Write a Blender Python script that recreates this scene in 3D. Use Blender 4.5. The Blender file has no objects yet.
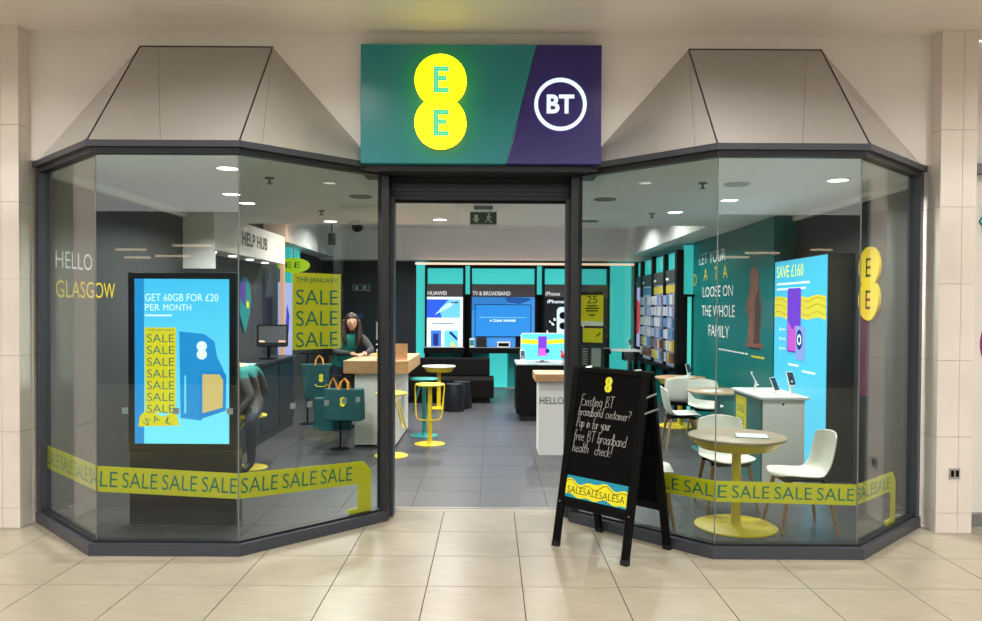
import bpy, math, random
from mathutils import Vector, Matrix
random.seed(7)
scene = bpy.context.scene
COL = scene.collection
V = Vector

# ------------------------------------------------------------------ camera
cam_d = bpy.data.cameras.new('camera'); cam = bpy.data.objects.new('camera', cam_d); COL.objects.link(cam)
cam_d.sensor_width = 36.0; cam_d.lens = 780.7/982*36.0; cam_d.shift_y = (321.35-310.5)/982
PITCH, ROLL = -0.0168, 0.0054
_f = V((0, math.cos(PITCH), math.sin(PITCH))); _r = V((1, 0, 0)); _u = _r.cross(_f)
_r2 = _r*math.cos(ROLL)+_u*math.sin(ROLL); _u2 = _u*math.cos(ROLL)-_r*math.sin(ROLL)
cam.matrix_world = Matrix(((_r2.x, _u2.x, -_f.x, 0), (_r2.y, _u2.y, -_f.y, 0), (_r2.z, _u2.z, -_f.z, 1.747), (0, 0, 0, 1)))
cam_d.clip_start = 0.05
scene.camera = cam
# ------------------------------------------------------------------ light, exposure
scene.view_settings.view_transform = 'Standard'; scene.view_settings.look = 'None'
scene.view_settings.exposure = 0.6; scene.view_settings.gamma = 1.0
scene.view_settings.use_curve_mapping = False
world = bpy.data.worlds.new('mall_ambient'); scene.world = world; world.use_nodes = True
world.node_tree.nodes['Background'].inputs[0].default_value = (1.0, 0.97, 0.94, 1)
world.node_tree.nodes['Background'].inputs[1].default_value = 2.1
MALL_LAMP_W, SHOP_LAMP_W, REAR_LAMP_W = 16.0, 32.0, 40.0
MALL_CEIL, SHOP_CEIL, REAR_CEIL = 3.93, 2.87, 3.42
MALL_LAMPS = [(x, y) for y in (4.6, 2.0) for x in (-6.5, -3.9, -1.3, 1.3, 3.9, 6.5)]
SHOP_LAMPS = [(-2.14, 6.34), (-2.59, 7.79), (-2.64, 8.45), (2.44, 8.03), (2.12, 9.04), (2.99, 6.76), (-0.655, 9.93), (-2.1, 10.2)]
REAR_LAMPS = [(-0.7, 14.3), (0.9, 13.2), (-2.3, 14.0), (2.1, 14.2), (2.0, 12.0), (-2.2, 12.0), (0.7, 11.3), (-0.8, 11.6)]

# ------------------------------------------------------------------ materials
def lin(c):
    return tuple(((v/255)/12.92 if v/255 <= 0.04045 else ((v/255+0.055)/1.055)**2.4) for v in c)
MATS = {}
def mat(name, rgb, rough=0.5, metal=0.0, var=0.0, scale=6.0, bump=0.0, emit=0.0, spec=0.5, stretch=(1, 1, 1), coat=0.0):
    if name in MATS: return MATS[name]
    m = bpy.data.materials.new(name); m.use_nodes = True; nt = m.node_tree; b = nt.nodes['Principled BSDF']
    c = lin(rgb)
    b.inputs['Base Color'].default_value = (*c, 1); b.inputs['Roughness'].default_value = rough
    b.inputs['Metallic'].default_value = metal; b.inputs['Specular IOR Level'].default_value = spec
    if coat: b.inputs['Coat Weight'].default_value = coat; b.inputs['Coat Roughness'].default_value = 0.08
    if emit:
        b.inputs['Emission Color'].default_value = (*c, 1); b.inputs['Emission Strength'].default_value = emit
    if var or bump:
        tc = nt.nodes.new('ShaderNodeTexCoord'); mp = nt.nodes.new('ShaderNodeMapping'); mp.inputs['Scale'].default_value = stretch
        nz = nt.nodes.new('ShaderNodeTexNoise'); nz.inputs['Scale'].default_value = scale; nz.inputs['Detail'].default_value = 5
        nt.links.new(tc.outputs['Object'], mp.inputs['Vector']); nt.links.new(mp.outputs[0], nz.inputs['Vector'])
        if var:
            rp = nt.nodes.new('ShaderNodeValToRGB')
            rp.color_ramp.elements[0].position = 0.3; rp.color_ramp.elements[1].position = 0.7
            rp.color_ramp.elements[0].color = (*[v*(1-var) for v in c], 1); rp.color_ramp.elements[1].color = (*[min(1, v*(1+var)) for v in c], 1)
            nt.links.new(nz.outputs['Fac'], rp.inputs[0]); nt.links.new(rp.outputs[0], b.inputs['Base Color'])
        if bump:
            bp = nt.nodes.new('ShaderNodeBump'); bp.inputs['Strength'].default_value = bump; bp.inputs['Distance'].default_value = 0.002
            nt.links.new(nz.outputs['Fac'], bp.inputs['Height']); nt.links.new(bp.outputs[0], b.inputs['Normal'])
    MATS[name] = m
    return m
def lit(name, rgb, s):      # something that gives off light: a screen, a lightbox, a lamp
    if name in MATS: return MATS[name]
    m = bpy.data.materials.new(name); m.use_nodes = True; b = m.node_tree.nodes['Principled BSDF']; c = lin(rgb)
    b.inputs['Base Color'].default_value = (*[v*0.3 for v in c], 1); b.inputs['Roughness'].default_value = 0.25
    b.inputs['Emission Color'].default_value = (*c, 1); b.inputs['Emission Strength'].default_value = s*.7
    MATS[name] = m
    return m
def lit_grad(name, low, high, z0, z1, s):      # a screen picture that is paler towards the bottom
    m = lit(name, low, s); nt = m.node_tree; b = nt.nodes['Principled BSDF']
    tc = nt.nodes.new('ShaderNodeTexCoord'); sp = nt.nodes.new('ShaderNodeSeparateXYZ'); mr = nt.nodes.new('ShaderNodeMapRange'); rp = nt.nodes.new('ShaderNodeValToRGB')
    mr.inputs['From Min'].default_value = z0; mr.inputs['From Max'].default_value = z1
    rp.color_ramp.elements[0].color = (*lin(low), 1); rp.color_ramp.elements[1].color = (*lin(high), 1)
    nt.links.new(tc.outputs['Object'], sp.inputs[0]); nt.links.new(sp.outputs['Z'], mr.inputs['Value']); nt.links.new(mr.outputs[0], rp.inputs[0]); nt.links.new(rp.outputs[0], b.inputs['Emission Color'])
    return m
def wood(name, a, b2, rough=0.45):
    if name in MATS: return MATS[name]
    m = bpy.data.materials.new(name); m.use_nodes = True; nt = m.node_tree; b = nt.nodes['Principled BSDF']
    tc = nt.nodes.new('ShaderNodeTexCoord'); mp = nt.nodes.new('ShaderNodeMapping'); mp.inputs['Scale'].default_value = (3, 14, 14)
    nz = nt.nodes.new('ShaderNodeTexNoise'); nz.inputs['Scale'].default_value = 3; nz.inputs['Detail'].default_value = 6; nz.inputs['Distortion'].default_value = 1.2
    rp = nt.nodes.new('ShaderNodeValToRGB'); rp.color_ramp.elements[0].position = 0.35; rp.color_ramp.elements[1].position = 0.65
    rp.color_ramp.elements[0].color = (*lin(a), 1); rp.color_ramp.elements[1].color = (*lin(b2), 1)
    nt.links.new(tc.outputs['Object'], mp.inputs[0]); nt.links.new(mp.outputs[0], nz.inputs['Vector']); nt.links.new(nz.outputs['Fac'], rp.inputs[0])
    nt.links.new(rp.outputs[0], b.inputs['Base Color']); b.inputs['Roughness'].default_value = rough
    MATS[name] = m
    return m
def glass_mat(name, tint):
    m = bpy.data.materials.new(name); m.use_nodes = True; nt = m.node_tree
    for n in list(nt.nodes): nt.nodes.remove(n)
    out = nt.nodes.new('ShaderNodeOutputMaterial'); mx = nt.nodes.new('ShaderNodeMixShader')
    tr = nt.nodes.new('ShaderNodeBsdfTransparent'); gl = nt.nodes.new('ShaderNodeBsdfGlossy'); fr = nt.nodes.new('ShaderNodeFresnel')
    tr.inputs[0].default_value = (*lin(tint), 1); gl.inputs[0].default_value = (1, 1, 1, 1); gl.inputs['Roughness'].default_value = 0.0
    ge = nt.nodes.new('ShaderNodeNewGeometry'); mr = nt.nodes.new('ShaderNodeMapRange')      # the same thin-sheet reflection from either face
    mr.inputs['To Min'].default_value = 1.4; mr.inputs['To Max'].default_value = 1/1.4
    nt.links.new(ge.outputs['Backfacing'], mr.inputs['Value']); nt.links.new(mr.outputs[0], fr.inputs['IOR'])
    nt.links.new(fr.outputs[0], mx.inputs[0]); nt.links.new(tr.outputs[0], mx.inputs[1]); nt.links.new(gl.outputs[0], mx.inputs[2]); nt.links.new(mx.outputs[0], out.inputs[0])
    MATS[name] = m
    return m
GLASS = glass_mat('shop_glass', (232, 238, 236))
CREAM_TILE = mat('cream_marble_tile', (166, 156, 139), 0.28, spec=.4, var=0.09, scale=3.5, stretch=(1, 3, 1))
GROUT = mat('dark_grout', (62, 50, 40), 0.9)
PILLAR_TILE = mat('pale_marble_tile', (226, 217, 208), 0.10, var=0.05, scale=3.0)
PILLAR_GROUT = mat('pillar_grout', (190, 178, 168), 0.8)
MALL_WHITE = mat('fascia_white_paint', (232, 228, 222), 0.55, var=0.02)
MALL_CEILING = mat('satin_ceiling_paint', (232, 227, 220), 0.13, spec=.9)
HOOD = mat('bronze_grey_metal', (190, 186, 184), 0.16, metal=0.4, var=0.03, scale=2)
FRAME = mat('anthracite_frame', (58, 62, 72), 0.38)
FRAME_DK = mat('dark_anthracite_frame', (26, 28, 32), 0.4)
BLACK = mat('black_satin', (7, 7, 8), 0.5, spec=.12)
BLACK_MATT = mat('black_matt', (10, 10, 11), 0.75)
SHOP_TILE = mat('grey_floor_tile', (62, 62, 65), 0.36, var=0.12, scale=5, stretch=(1, 6, 1))
SHOP_GROUT = mat('grey_grout', (58, 58, 59), 0.9)
SHOP_CEILM = mat('shop_ceiling_paint', (226, 228, 226), 0.6)
SHOP_WHITE = mat('bulkhead_white', (238, 236, 233), 0.6)
DARK_WALL = mat('charcoal_wall', (62, 64, 66), 0.6, var=0.06, scale=2)
NAVY_WALL = mat('dark_navy_wall', (22, 30, 40), 0.5)
TEAL_WALL = mat('deep_teal_wall', (0, 110, 108), 0.35)
TEAL_LIT = mat('teal_panel', (30, 160, 155), 0.4)
TEAL = mat('teal_plastic', (20, 128, 124), 0.35)
TEAL_DK = mat('dark_teal_fabric', (6, 74, 80), 0.7)
TEAL_SIGN = mat('sign_teal', (20, 130, 138), 0.3)
PURPLE_SIGN = mat('sign_purple', (42, 30, 112), 0.25)
YELLOW = mat('yellow_metal', (214, 190, 22), 0.4)
VINYL_Y = mat('yellow_vinyl', (238, 226, 30), 0.5)
VINYL_TXT = mat('teal_print', (0, 128, 112), 0.5)
BLACK_TXT = mat('black_print', (20, 20, 20), 0.6)
WHITE_TXT = mat('white_print', (240, 240, 238), 0.5)
YEL_TXT = mat('yellow_print', (230, 200, 30), 0.5)
WHITE = mat('white_plastic', (226, 224, 216), 0.4)
WHITE_DESK = mat('white_laminate', (214, 214, 212), 0.35)
GREY_PL = mat('grey_plastic', (120, 122, 124), 0.4)
CHROME = mat('brushed_metal', (190, 190, 188), 0.3, metal=0.9)
OAK = wood('light_oak', (160, 122, 84), (182, 144, 104))
OAK_TOP = wood('table_oak', (150, 128, 100), (172, 150, 122))
BEECH = wood('beech_leg', (150, 112, 78), (172, 132, 94))
SKIN = mat('skin', (196, 148, 122), 0.55)
HAIR = mat('brown_hair', (46, 26, 18), 0.55, var=0.25, scale=30, stretch=(1, 1, 0.2))
SOFA = mat('charcoal_upholstery', (13, 12, 12), 0.9, spec=.15, var=0.1, scale=60)

# ------------------------------------------------------------------ helpers
ROOTM = {}
def tag(o, label=None, cat=None, group=None, kind=None):
    if label: o['label'] = label
    if cat: o['category'] = cat
    if group: o['group'] = group
    if kind: o['kind'] = kind
    return o
def thing(name, label, cat, loc=(0, 0, 0), rz=0.0, group=None, kind=None):
    o = bpy.data.objects.new(name, None); COL.objects.link(o); o.empty_display_size = 0.1
    o.location = loc; o.rotation_euler = (0, 0, rz)
    ROOTM[o.name] = (Matrix.Translation(loc) @ Matrix.Rotation(rz, 4, 'Z')).inverted()
    return tag(o, label, cat, group, kind)
def root_of(o):
    while o.parent: o = o.parent
    return o
class Fr:        # a drawing frame on a surface: origin, right, up; n points out of the surface
    def __init__(s, o, u, v=(0, 0, 1)):
        s.o = V(o); s.u = V(u).normalized(); s.v = V(v).normalized(); s.n = s.u.cross(s.v).normalized()
    def p(s, x, y, n=0): return s.o+s.u*x+s.v*y+s.n*n
    def moved(s, x, y, n=0): return Fr(s.p(x, y, n), s.u, s.v)
    def rot(s, a): return Fr(s.o, s.u*math.cos(a)+s.v*math.sin(a), s.v*math.cos(a)-s.u*math.sin(a))
class MB:
    def __init__(s): s.v = []; s.f = []; s.mi = []; s.cur = 0
    def add(s, vs, fs):
        b = len(s.v); s.v += [tuple(p) for p in vs]; s.f += [tuple(i+b for i in f) for f in fs]; s.mi += [s.cur]*len(fs); return s
    def hexa(s, p):   # bottom 4 then top 4
        return s.add(p, [(3, 2, 1, 0), (4, 5, 6, 7), (0, 1, 5, 4), (1, 2, 6, 5), (2, 3, 7, 6), (3, 0, 4, 7)])
    def box(s, x0, x1, y0, y1, z0, z1):
        return s.hexa([(x0, y0, z0), (x1, y0, z0), (x1, y1, z0), (x0, y1, z0), (x0, y0, z1), (x1, y0, z1), (x1, y1, z1), (x0, y1, z1)])
    def fbox(s, F, x0, x1, y0, y1, n0, n1):
        return s.hexa([F.p(x0, y0, n0), F.p(x1, y0, n0), F.p(x1, y1, n0), F.p(x0, y1, n0), F.p(x0, y0, n1), F.p(x1, y0, n1), F.p(x1, y1, n1), F.p(x0, y1, n1)])
    def loops(s, lo, hi):
        n = len(lo)
        return s.add(list(lo)+list(hi), [tuple(range(n-1, -1, -1)), tuple(range(n, 2*n))]+[(i, (i+1) % n, n+(i+1) % n, n+i) for i in range(n)])
    def prism(s, pts, z0, z1): return s.loops([(x, y, z0) for x, y in pts], [(x, y, z1) for x, y in pts])
    def fprism(s, F, pts, n0, n1): return s.loops([F.p(x, y, n0) for x, y in pts], [F.p(x, y, n1) for x, y in pts])
    def fdisc(s, F, cx, cy, r, n0, n1, k=28, ry=None):
        ry = ry or r
        return s.fprism(F, [(cx+r*math.cos(2*math.pi*i/k), cy+ry*math.sin(2*math.pi*i/k)) for i in range(k)], n0, n1)
    def fring(s, F, cx, cy, r0, r1, n0, n1, k=40):
        c = [(math.cos(2*math.pi*i/k), math.sin(2*math.pi*i/k)) for i in range(k)]
        vs = []
        for r, n in ((r0, n0), (r1, n0), (r1, n1), (r0, n1)): vs += [F.p(cx+r*a, cy+r*b, n) for a, b in c]
        fs = []
        for q in range(4):
            q2 = (q+1) % 4
            fs += [(q*k+i, q*k+(i+1) % k, q2*k+(i+1) % k, q2*k+i) for i in range(k)]
        return s.add(vs, fs)
    def lathe(s, prof, c=(0, 0, 0), k=32):
        vs = []; fs = []; n = len(prof)
        for r, z in prof: vs += [(c[0]+r*math.cos(2*math.pi*i/k), c[1]+r*math.sin(2*math.pi*i/k), c[2]+z) for i in range(k)]
        for j in range(n-1): fs += [(j*k+i, j*k+(i+1) % k, (j+1)*k+(i+1) % k, (j+1)*k+i) for i in range(k)]
        fs += [tuple(range(k-1, -1, -1)), tuple((n-1)*k+i for i in range(k))]
        return s.add(vs, fs)
    def tube(s, pts, r, k=8, closed=False):
        pts = [V(p) for p in pts]; n = len(pts); rs = r if isinstance(r, (list, tuple)) else [r]*n
        vs = []; fs = []; up = V((0.13, 0.21, 0.97)).normalized()
        for i, p in enumerate(pts):
            a = pts[(i-1) % n] if (i or closed) else p; b = pts[(i+1) % n] if (i < n-1 or closed) else p
            t = (b-a).normalized()
            if abs(t.dot(up)) > 0.97: up = V((0.9, 0.3, 0.2)).normalized()
            x = up.cross(t).normalized(); y = t.cross(x); up = y
            vs += [p+(x*math.cos(2*math.pi*q/k)+y*math.sin(2*math.pi*q/k))*rs[i] for q in range(k)]
        m = n if closed else n-1
        for j in range(m):
            j2 = (j+1) % n
            fs += [(j*k+q, j*k+(q+1) % k, j2*k+(q+1) % k, j2*k+q) for q in range(k)]
        if not closed: fs += [tuple(range(k-1, -1, -1)), tuple((n-1)*k+q for q in range(k))]
        return s.add(vs, fs)
    def ball(s, c, rx, ry, rz, k=16, m=10, fn=None):
        vs = []; fs = []
        for j in range(m+1):
            th = math.pi*j/m
            for i in range(k):
                ph = 2*math.pi*i/k; d = V((math.sin(th)*math.cos(ph), math.sin(th)*math.sin(ph), math.cos(th)))
                q = fn(d) if fn else d
                vs.append((c[0]+rx*q.x, c[1]+ry*q.y, c[2]+rz*q.z))
        for j in range(m): fs += [(j*k+i, (j+1)*k+i, (j+1)*k+(i+1) % k, j*k+(i+1) % k) for i in range(k)]
        return s.add(vs, fs)
    def build(s, name, m, parent=None, smooth=False, bevel=0.0, world=True):
        vs = s.v
        if parent is not None and world:
            M = ROOTM.get(root_of(parent).name)
            if M is not None: vs = [tuple(M @ V(p)) for p in vs]
        me = bpy.data.meshes.new(name); me.from_pydata([tuple(p) for p in vs], [], s.f)
        for q in (m if isinstance(m, (list, tuple)) else [m]): me.materials.append(q)
        me.polygons.foreach_set('material_index', s.mi)
        if smooth:
            me.polygons.foreach_set('use_smooth', [True]*len(me.polygons)); me.set_sharp_from_angle(angle=math.radians(40))
        me.update()
        o = bpy.data.objects.new(name, me); COL.objects.link(o)
        if parent is not None: o.parent = parent
        if name in ('small_print', 'screen_small_print'): o['kind'] = 'stuff'
        if bevel:
            b = o.modifiers.new('bevel', 'BEVEL'); b.width = bevel; b.segments = 2; b.limit_method = 'ANGLE'
        return o
def struct(name, mb, m, label, cat='', **k):
    o = mb.build(name, m, **k); return tag(o, label, cat or None, kind='structure')
_TX = {}
def glyphs(s, shear=0.0, off=0.0):
    key = (s, shear, off)
    if key in _TX: return _TX[key]
    cu = bpy.data.curves.new('lettering', 'FONT'); cu.body = s; cu.size = 1; cu.resolution_u = 3; cu.shear = shear; cu.offset = off; cu.fill_mode = 'FRONT'
    ob = bpy.data.objects.new('lettering', cu); COL.objects.link(ob)
    dg = bpy.context.evaluated_depsgraph_get(); e = ob.evaluated_get(dg); me = e.to_mesh()
    vs = [(v.co.x, v.co.y) for v in me.vertices]; fs = [tuple(p.vertices) for p in me.polygons]
    e.to_mesh_clear(); bpy.data.objects.remove(ob); bpy.data.curves.remove(cu)
    x0 = min(v[0] for v in vs); x1 = max(v[0] for v in vs); y0 = min(v[1] for v in vs); y1 = max(v[1] for v in vs)
    _TX[key] = ([((x-x0)/(x1-x0), (y-y0)/(y1-y0)) for x, y in vs], fs, (x1-x0)/(y1-y0))
    return _TX[key]
def ftext(mb, F, s, x, y, w, h, n, shear=0.0, off=0.0):      # lettering fitted to the box x..x+w, y..y+h
    vs, fs, asp = glyphs(s, shear, off)
    if w is None: w = h*asp
    return mb.add([F.p(x+a*w, y+b*h, n) for a, b in vs], fs)
def copy_tree(o, parent=None, label=None, loc=None, rz=None):
    c = o.copy(); COL.objects.link(c)
    if parent is not None: c.parent = parent
    for ch in list(o.children): copy_tree(ch, c)
    if label: c['label'] = label
    if loc is not None: c.location = loc
    if rz is not None: c.rotation_euler = (0, 0, rz)
    return c
def offset_poly(pts, d):          # offsets an open polyline to its left by d
    out = []
    for i, p in enumerate(pts):
        p = V((p[0], p[1])); ns = []
        if i > 0: t = (p-V(pts[i-1])).normalized(); ns.append(V((-t.y, t.x)))
        if i < len(pts)-1: t = (V(pts[i+1])-p).normalized(); ns.append(V((-t.y, t.x)))
        if len(ns) == 1: out.append(tuple(p+ns[0]*d))
        else:
            b = (ns[0]+ns[1]).normalized(); out.append(tuple(p+b*(d/b.dot(ns[0]))))
    return out
def ribbon(mb, pts, d0, d1, z0, z1):   # a bar that follows a polyline
    a = offset_poly(pts, d0); b = offset_poly(pts, d1)
    for i in range(len(pts)-1):
        mb.hexa([(*a[i], z0), (*a[i+1], z0), (*b[i+1], z0), (*b[i], z0), (*a[i], z1), (*a[i+1], z1), (*b[i+1], z1), (*b[i], z1)])
    return mb
def clip_convex(poly, conv):
    out = list(poly)
    for i in range(len(conv)):
        a = V(conv[i]); b = V(conv[(i+1) % len(conv)]); e = b-a; inp = out; out = []
        if not inp: return []
        side = lambda p: e.x*(p[1]-a.y)-e.y*(p[0]-a.x)
        for j in range(len(inp)):
            p, q = inp[j], inp[(j+1) % len(inp)]; sp, sq = side(p), side(q)
            if sp >= 0: out.append(p)
            if (sp >= 0) != (sq >= 0):
                t = sp/(sp-sq); out.append((p[0]+(q[0]-p[0])*t, p[1]+(q[1]-p[1])*t))
    return out

# ------------------------------------------------------------------ layout of the two bays
XC = -0.094
BAY_L = [(-3.668, 6.28), (-2.806, 5.43), (-1.75, 5.43), (-0.835, 6.366)]
BAY_R = [(2*XC-x, y) for x, y in reversed(BAY_L)]
GL = [offset_poly(b, 0.062) for b in (BAY_L, BAY_R)]        # the glass lines
PANE = []                                                    # frames on the panes, left to right
for g in GL:
    for i in range(3):
        a, b = V((*g[i], 0)), V((*g[i+1], 0)); PANE.append((Fr(a, b-a), (b-a).length))
PLO, PLF, PLI, PRI, PRF, PRO = [p[0] for p in PANE]
WALL_Y = 6.25

# ------------------------------------------------------------------ mall floor
floor = struct('floor', MB().box(-14, 14, -7.3, 6.79, -0.08, -0.004), GROUT, 'cream polished stone tiles of the mall floor in front of the shop', 'floor')
T = 0.6; X0, Y0 = -2.794, 4.868
tile_me = None
far = MB()
for i in range(-18, 26):
    for j in range(-19, 3):
        x, y = X0+T*i, Y0+T*j
        near = (-4 <= j) and abs(x+0.3) < 4.9
        if j >= 0 and any(clip_convex([(x-.02, y-.02), (x+T+.02, y-.02), (x+T+.02, y+T+.02), (x-.02, y+T+.02)], b) and all(clip_convex([(x+a, y+c), (x+a+.01, y+c), (x+a+.01, y+c+.01), (x+a, y+c+.01)], b) for a in (0, T-.01) for c in (0, T-.01)) for b in (BAY_L, BAY_R)): continue
        if near:
            if tile_me is None:
                t = MB().box(0.003, T-0.003, 0.003, T-0.003, -0.02, 0).build('floor_tile', CREAM_TILE, floor); tile_me = t.data
            else:
                t = bpy.data.objects.new('floor_tile', tile_me); COL.objects.link(t); t.parent = floor
            t.location = (x, y, 0)
        else:
            far.box(x+0.002, x+T-0.002, y+0.002, y+T-0.002, -0.02, 0)
tag(far.build('far_floor_tiles', CREAM_TILE, floor), kind='stuff')
MB().box(-0.84, 0.65, 6.67, 6.775, -0.02, 0).build('threshold_tile', CREAM_TILE, floor)
MB().box(-0.84, 0.65, 6.775, 6.80, -0.02, 0.006).build('threshold_strip', CHROME, floor)

# ------------------------------------------------------------------ shop floor
SX0, SX1, SY0, SY1 = -3.66, 3.66, 6.8, 17.0
fl = MB().box(SX0, SX1, SY0, SY1, -0.06, 0.002)
bay_in = [offset_poly(b, 0.05) for b in (BAY_L, BAY_R)]
for b in bay_in: fl.prism([*b, (b[3][0], SY0), (b[0][0], SY0)], -0.06, 0.002)
sfloor = struct('floor_shop', fl, SHOP_GROUT, 'dark grey tiled floor inside the shop', 'floor')
regs = [[(SX0, SY0), (SX1, SY0), (SX1, SY1), (SX0, SY1)]]+[[*b, (b[3][0], SY0), (b[0][0], SY0)] for b in bay_in]
full_me = None
TX = 0.6
for i in range(-7, 8):
    for j in range(-3, 18):
        x, y = -0.09+TX*i, 6.8+TX*j
        for r in regs:
            sq = [(x+.002, y+.002), (x+TX-.002, y+.002), (x+TX-.002, y+TX-.002), (x+.002, y+TX-.002)]
            c = clip_convex(sq, r)
            if len(c) < 3: continue
            area = 0.5*abs(sum(c[k][0]*c[(k+1) % len(c)][1]-c[(k+1) % len(c)][0]*c[k][1] for k in range(len(c))))
            if area < 0.004: continue
            if area > 0.354:
                if full_me is None:
                    t = MB().box(.002, TX-.002, .002, TX-.002, -.01, .006).build('floor_tile', SHOP_TILE, sfloor); full_me = t.data
                else:
                    t = bpy.data.objects.new('floor_tile', full_me); COL.objects.link(t); t.parent = sfloor
                t.location = (x, y, 0)
            else:
                t = MB().prism([(a-x, b-y) for a, b in c], -.01, .006).build('floor_tile', SHOP_TILE, sfloor); t.location = (x, y, 0)

# ------------------------------------------------------------------ ceilings and walls
struct('ceiling', MB().box(-14, 14, 0.4, 6.34, MALL_CEIL, MALL_CEIL+.1), MALL_CEILING, 'pale satin mall soffit above the shopfront', 'ceiling')  # ends short behind the viewer, opened up to let ambient light in
cm = MB().box(-3.72, 3.70, 6.62, 10.55, SHOP_CEIL, REAR_CEIL+.06)
for b in bay_in: cm.prism([*b, (b[3][0], 6.62), (b[0][0], 6.62)], SHOP_CEIL, SHOP_CEIL+.03)
struct('ceiling_shop', cm, SHOP_CEILM, 'flat grey-white ceiling over the front of the shop', 'ceiling')
struct('ceiling_shop', MB().box(-3.72, 3.70, 10.55, 17.2, REAR_CEIL, REAR_CEIL+.06), SHOP_WHITE, 'raised white ceiling over the rear of the shop', 'ceiling')
struct('wall_front', MB().box(-3.75, 3.56, WALL_Y, WALL_Y+.09, 2.905, MALL_CEIL), MALL_WHITE, 'white plastered wall above the shopfront', 'wall')
struct('wall_left', MB().box(-3.82, -3.66, 6.34, 17.2, 0, REAR_CEIL), DARK_WALL, 'charcoal painted left wall inside the shop', 'wall')
struct('wall_right', MB().box(3.66, 3.82, 6.34, 17.2, 0, REAR_CEIL), DARK_WALL, 'charcoal painted right wall inside the shop', 'wall')
wb = struct('wall_back', MB().box(-3.66, 3.66, 17.0, 17.2, 0, REAR_CEIL), NAVY_WALL, 'dark navy rear wall of the shop with a teal panelled stretch', 'wall')
MB().box(-1.63, 3.1, 16.975, 17.0, 0.0, 2.76).build('teal_panel', TEAL_LIT, wb)
MB().box(-1.65, 3.1, 16.94, 17.0, 0.0, 0.03).build('skirting', CHROME, wb)
struct('trim_1', MB().box(-3.64, 3.39, 16.5, 17.0, 2.76, REAR_CEIL), SHOP_WHITE, 'white bulkhead across the rear wall above the displays', 'bulkhead')
struct('trim_2', MB().box(2.9, 3.66, 10.55, 16.5, 2.86, REAR_CEIL), SHOP_WHITE, 'white bulkhead along the right wall above the teal panels', 'bulkhead')
struct('trim_3', MB().box(-3.66, -3.3, 12.55, 16.5, 2.80, REAR_CEIL), SHOP_WHITE, 'white bulkhead along the left wall behind the help desk', 'bulkhead')
struct('trim_4', MB().prism([(-3.66, 6.4), (-3.60, 6.4), (-3.60, 9.30), (-3.66, 9.30)], 2.805, 2.87), SHOP_WHITE, 'pale cornice along the top of the left wall', 'cornice')
struct('trim_5', MB().box(3.60, 3.66, 6.4, 9.36, 2.81, 2.87), SHOP_WHITE, 'pale cornice along the top of the right wall', 'cornice')
# teal feature wall on the right, with its lettering
tw = struct('wall_right_panel', MB().box(3.39, 3.66, 9.38, 13.12, 0, 2.86), TEAL_WALL, 'deep teal feature wall with white lettering about data for the family', 'wall')
FW = Fr((3.39, 9.38, 0), (0, -1, 0))       # on the teal wall: x runs towards the camera (negative = further in)
def wall_px(yA, yB): return -(yA-9.38), (yA-yB)
def wtext(s, ya, yb, z0, z1, m, nm='lettering', off=-0.004):
    x, w = wall_px(ya, yb); return ftext(MB(), FW, s, x, z0, w, z1-z0, 0.003, off=off).build(nm, m, tw)
wtext('LET YOUR', 12.72, 11.3, 2.46, 2.64, WHITE_TXT)
for ch, ya, yb, z0 in (('D', 13.08, 12.88, 2.14), ('A', 12.45, 12.24, 2.2), ('T', 11.86, 11.7, 2.2), ('A', 11.42, 11.2, 2.2)):
    wtext(ch, ya, yb, z0, z0+.19, YEL_TXT)
wtext('LOOSE ON', 12.5, 10.95, 1.94, 2.10, WHITE_TXT)
wtext('THE WHOLE', 12.55, 10.85, 1.64, 1.81, WHITE_TXT)
wtext('FAMILY', 12.15, 11.1, 1.34, 1.51, WHITE_TXT)
b = MB()
for q in range(9): b.fbox(FW, wall_px(11.6-q*.15, 0)[0], wall_px(11.6-q*.15, 0)[0]+.11, 1.15, 1.17, 0, .003)
b.build('small_print', WHITE_TXT, tw)
b = MB()
for q in range(5): b.fbox(FW, wall_px(10.15-q*.1, 0)[0], wall_px(10.15-q*.1, 0)[0]+.08, 1.13, 1.155, 0, .003)
b.build('small_print', YEL_TXT, tw)
# printed dog standing upright on the teal wall
FD = FW.moved(wall_px(10.06, 0)[0], 1.26)
DOG = mat('printed_dog_brown', (128, 82, 66), 0.5, var=0.3, scale=14); DOG_DK = mat('printed_dog_dark', (74, 54, 46), 0.5, var=0.3, scale=14)
pic = MB().fprism(FD, [(-.33, 0), (.33, 0), (.34, .04), (.22, .08), (.25, .3), (.26, .55), (.19, .74), (.15, .8), (.17, .9), (.13, 1.0), (.02, 1.05), (-.1, 1.03), (-.17, .95), (-.15, .83), (-.2, .72), (-.27, .6), (-.33, .5), (-.3, .42), (-.22, .45), (-.2, .3), (-.25, .08)], 0, .003).build('dog_print', DOG, tw)
MB().fprism(FD, [(.0, .05), (.2, .06), (.24, .32), (.25, .55), (.15, .74), (.05, .6), (.03, .3)], .003, .005).build('dog_print_shading', DOG_DK, pic)
MB().fprism(FD, [(-.2, -.02), (.24, -.03), (.2, .01), (-.17, .015)], .0, .002).build('dog_print_ground', mat('printed_shade', (4, 40, 42), .5), tw)
ftext(MB(), Fr((-3.66, 6.56, 0), (0, 1, 0)), 'HELLO', 0, 2.07, .6, .148, .003, off=-.005).build('lettering', WHITE_TXT, bpy.data.objects['wall_left'])
ftext(MB(), Fr((-3.66, 6.56, 0), (0, 1, 0)), 'GLASGOW', 0, 1.82, 1.03, .148, .003, off=-.005).build('lettering', YEL_TXT, bpy.data.objects['wall_left'])

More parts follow.
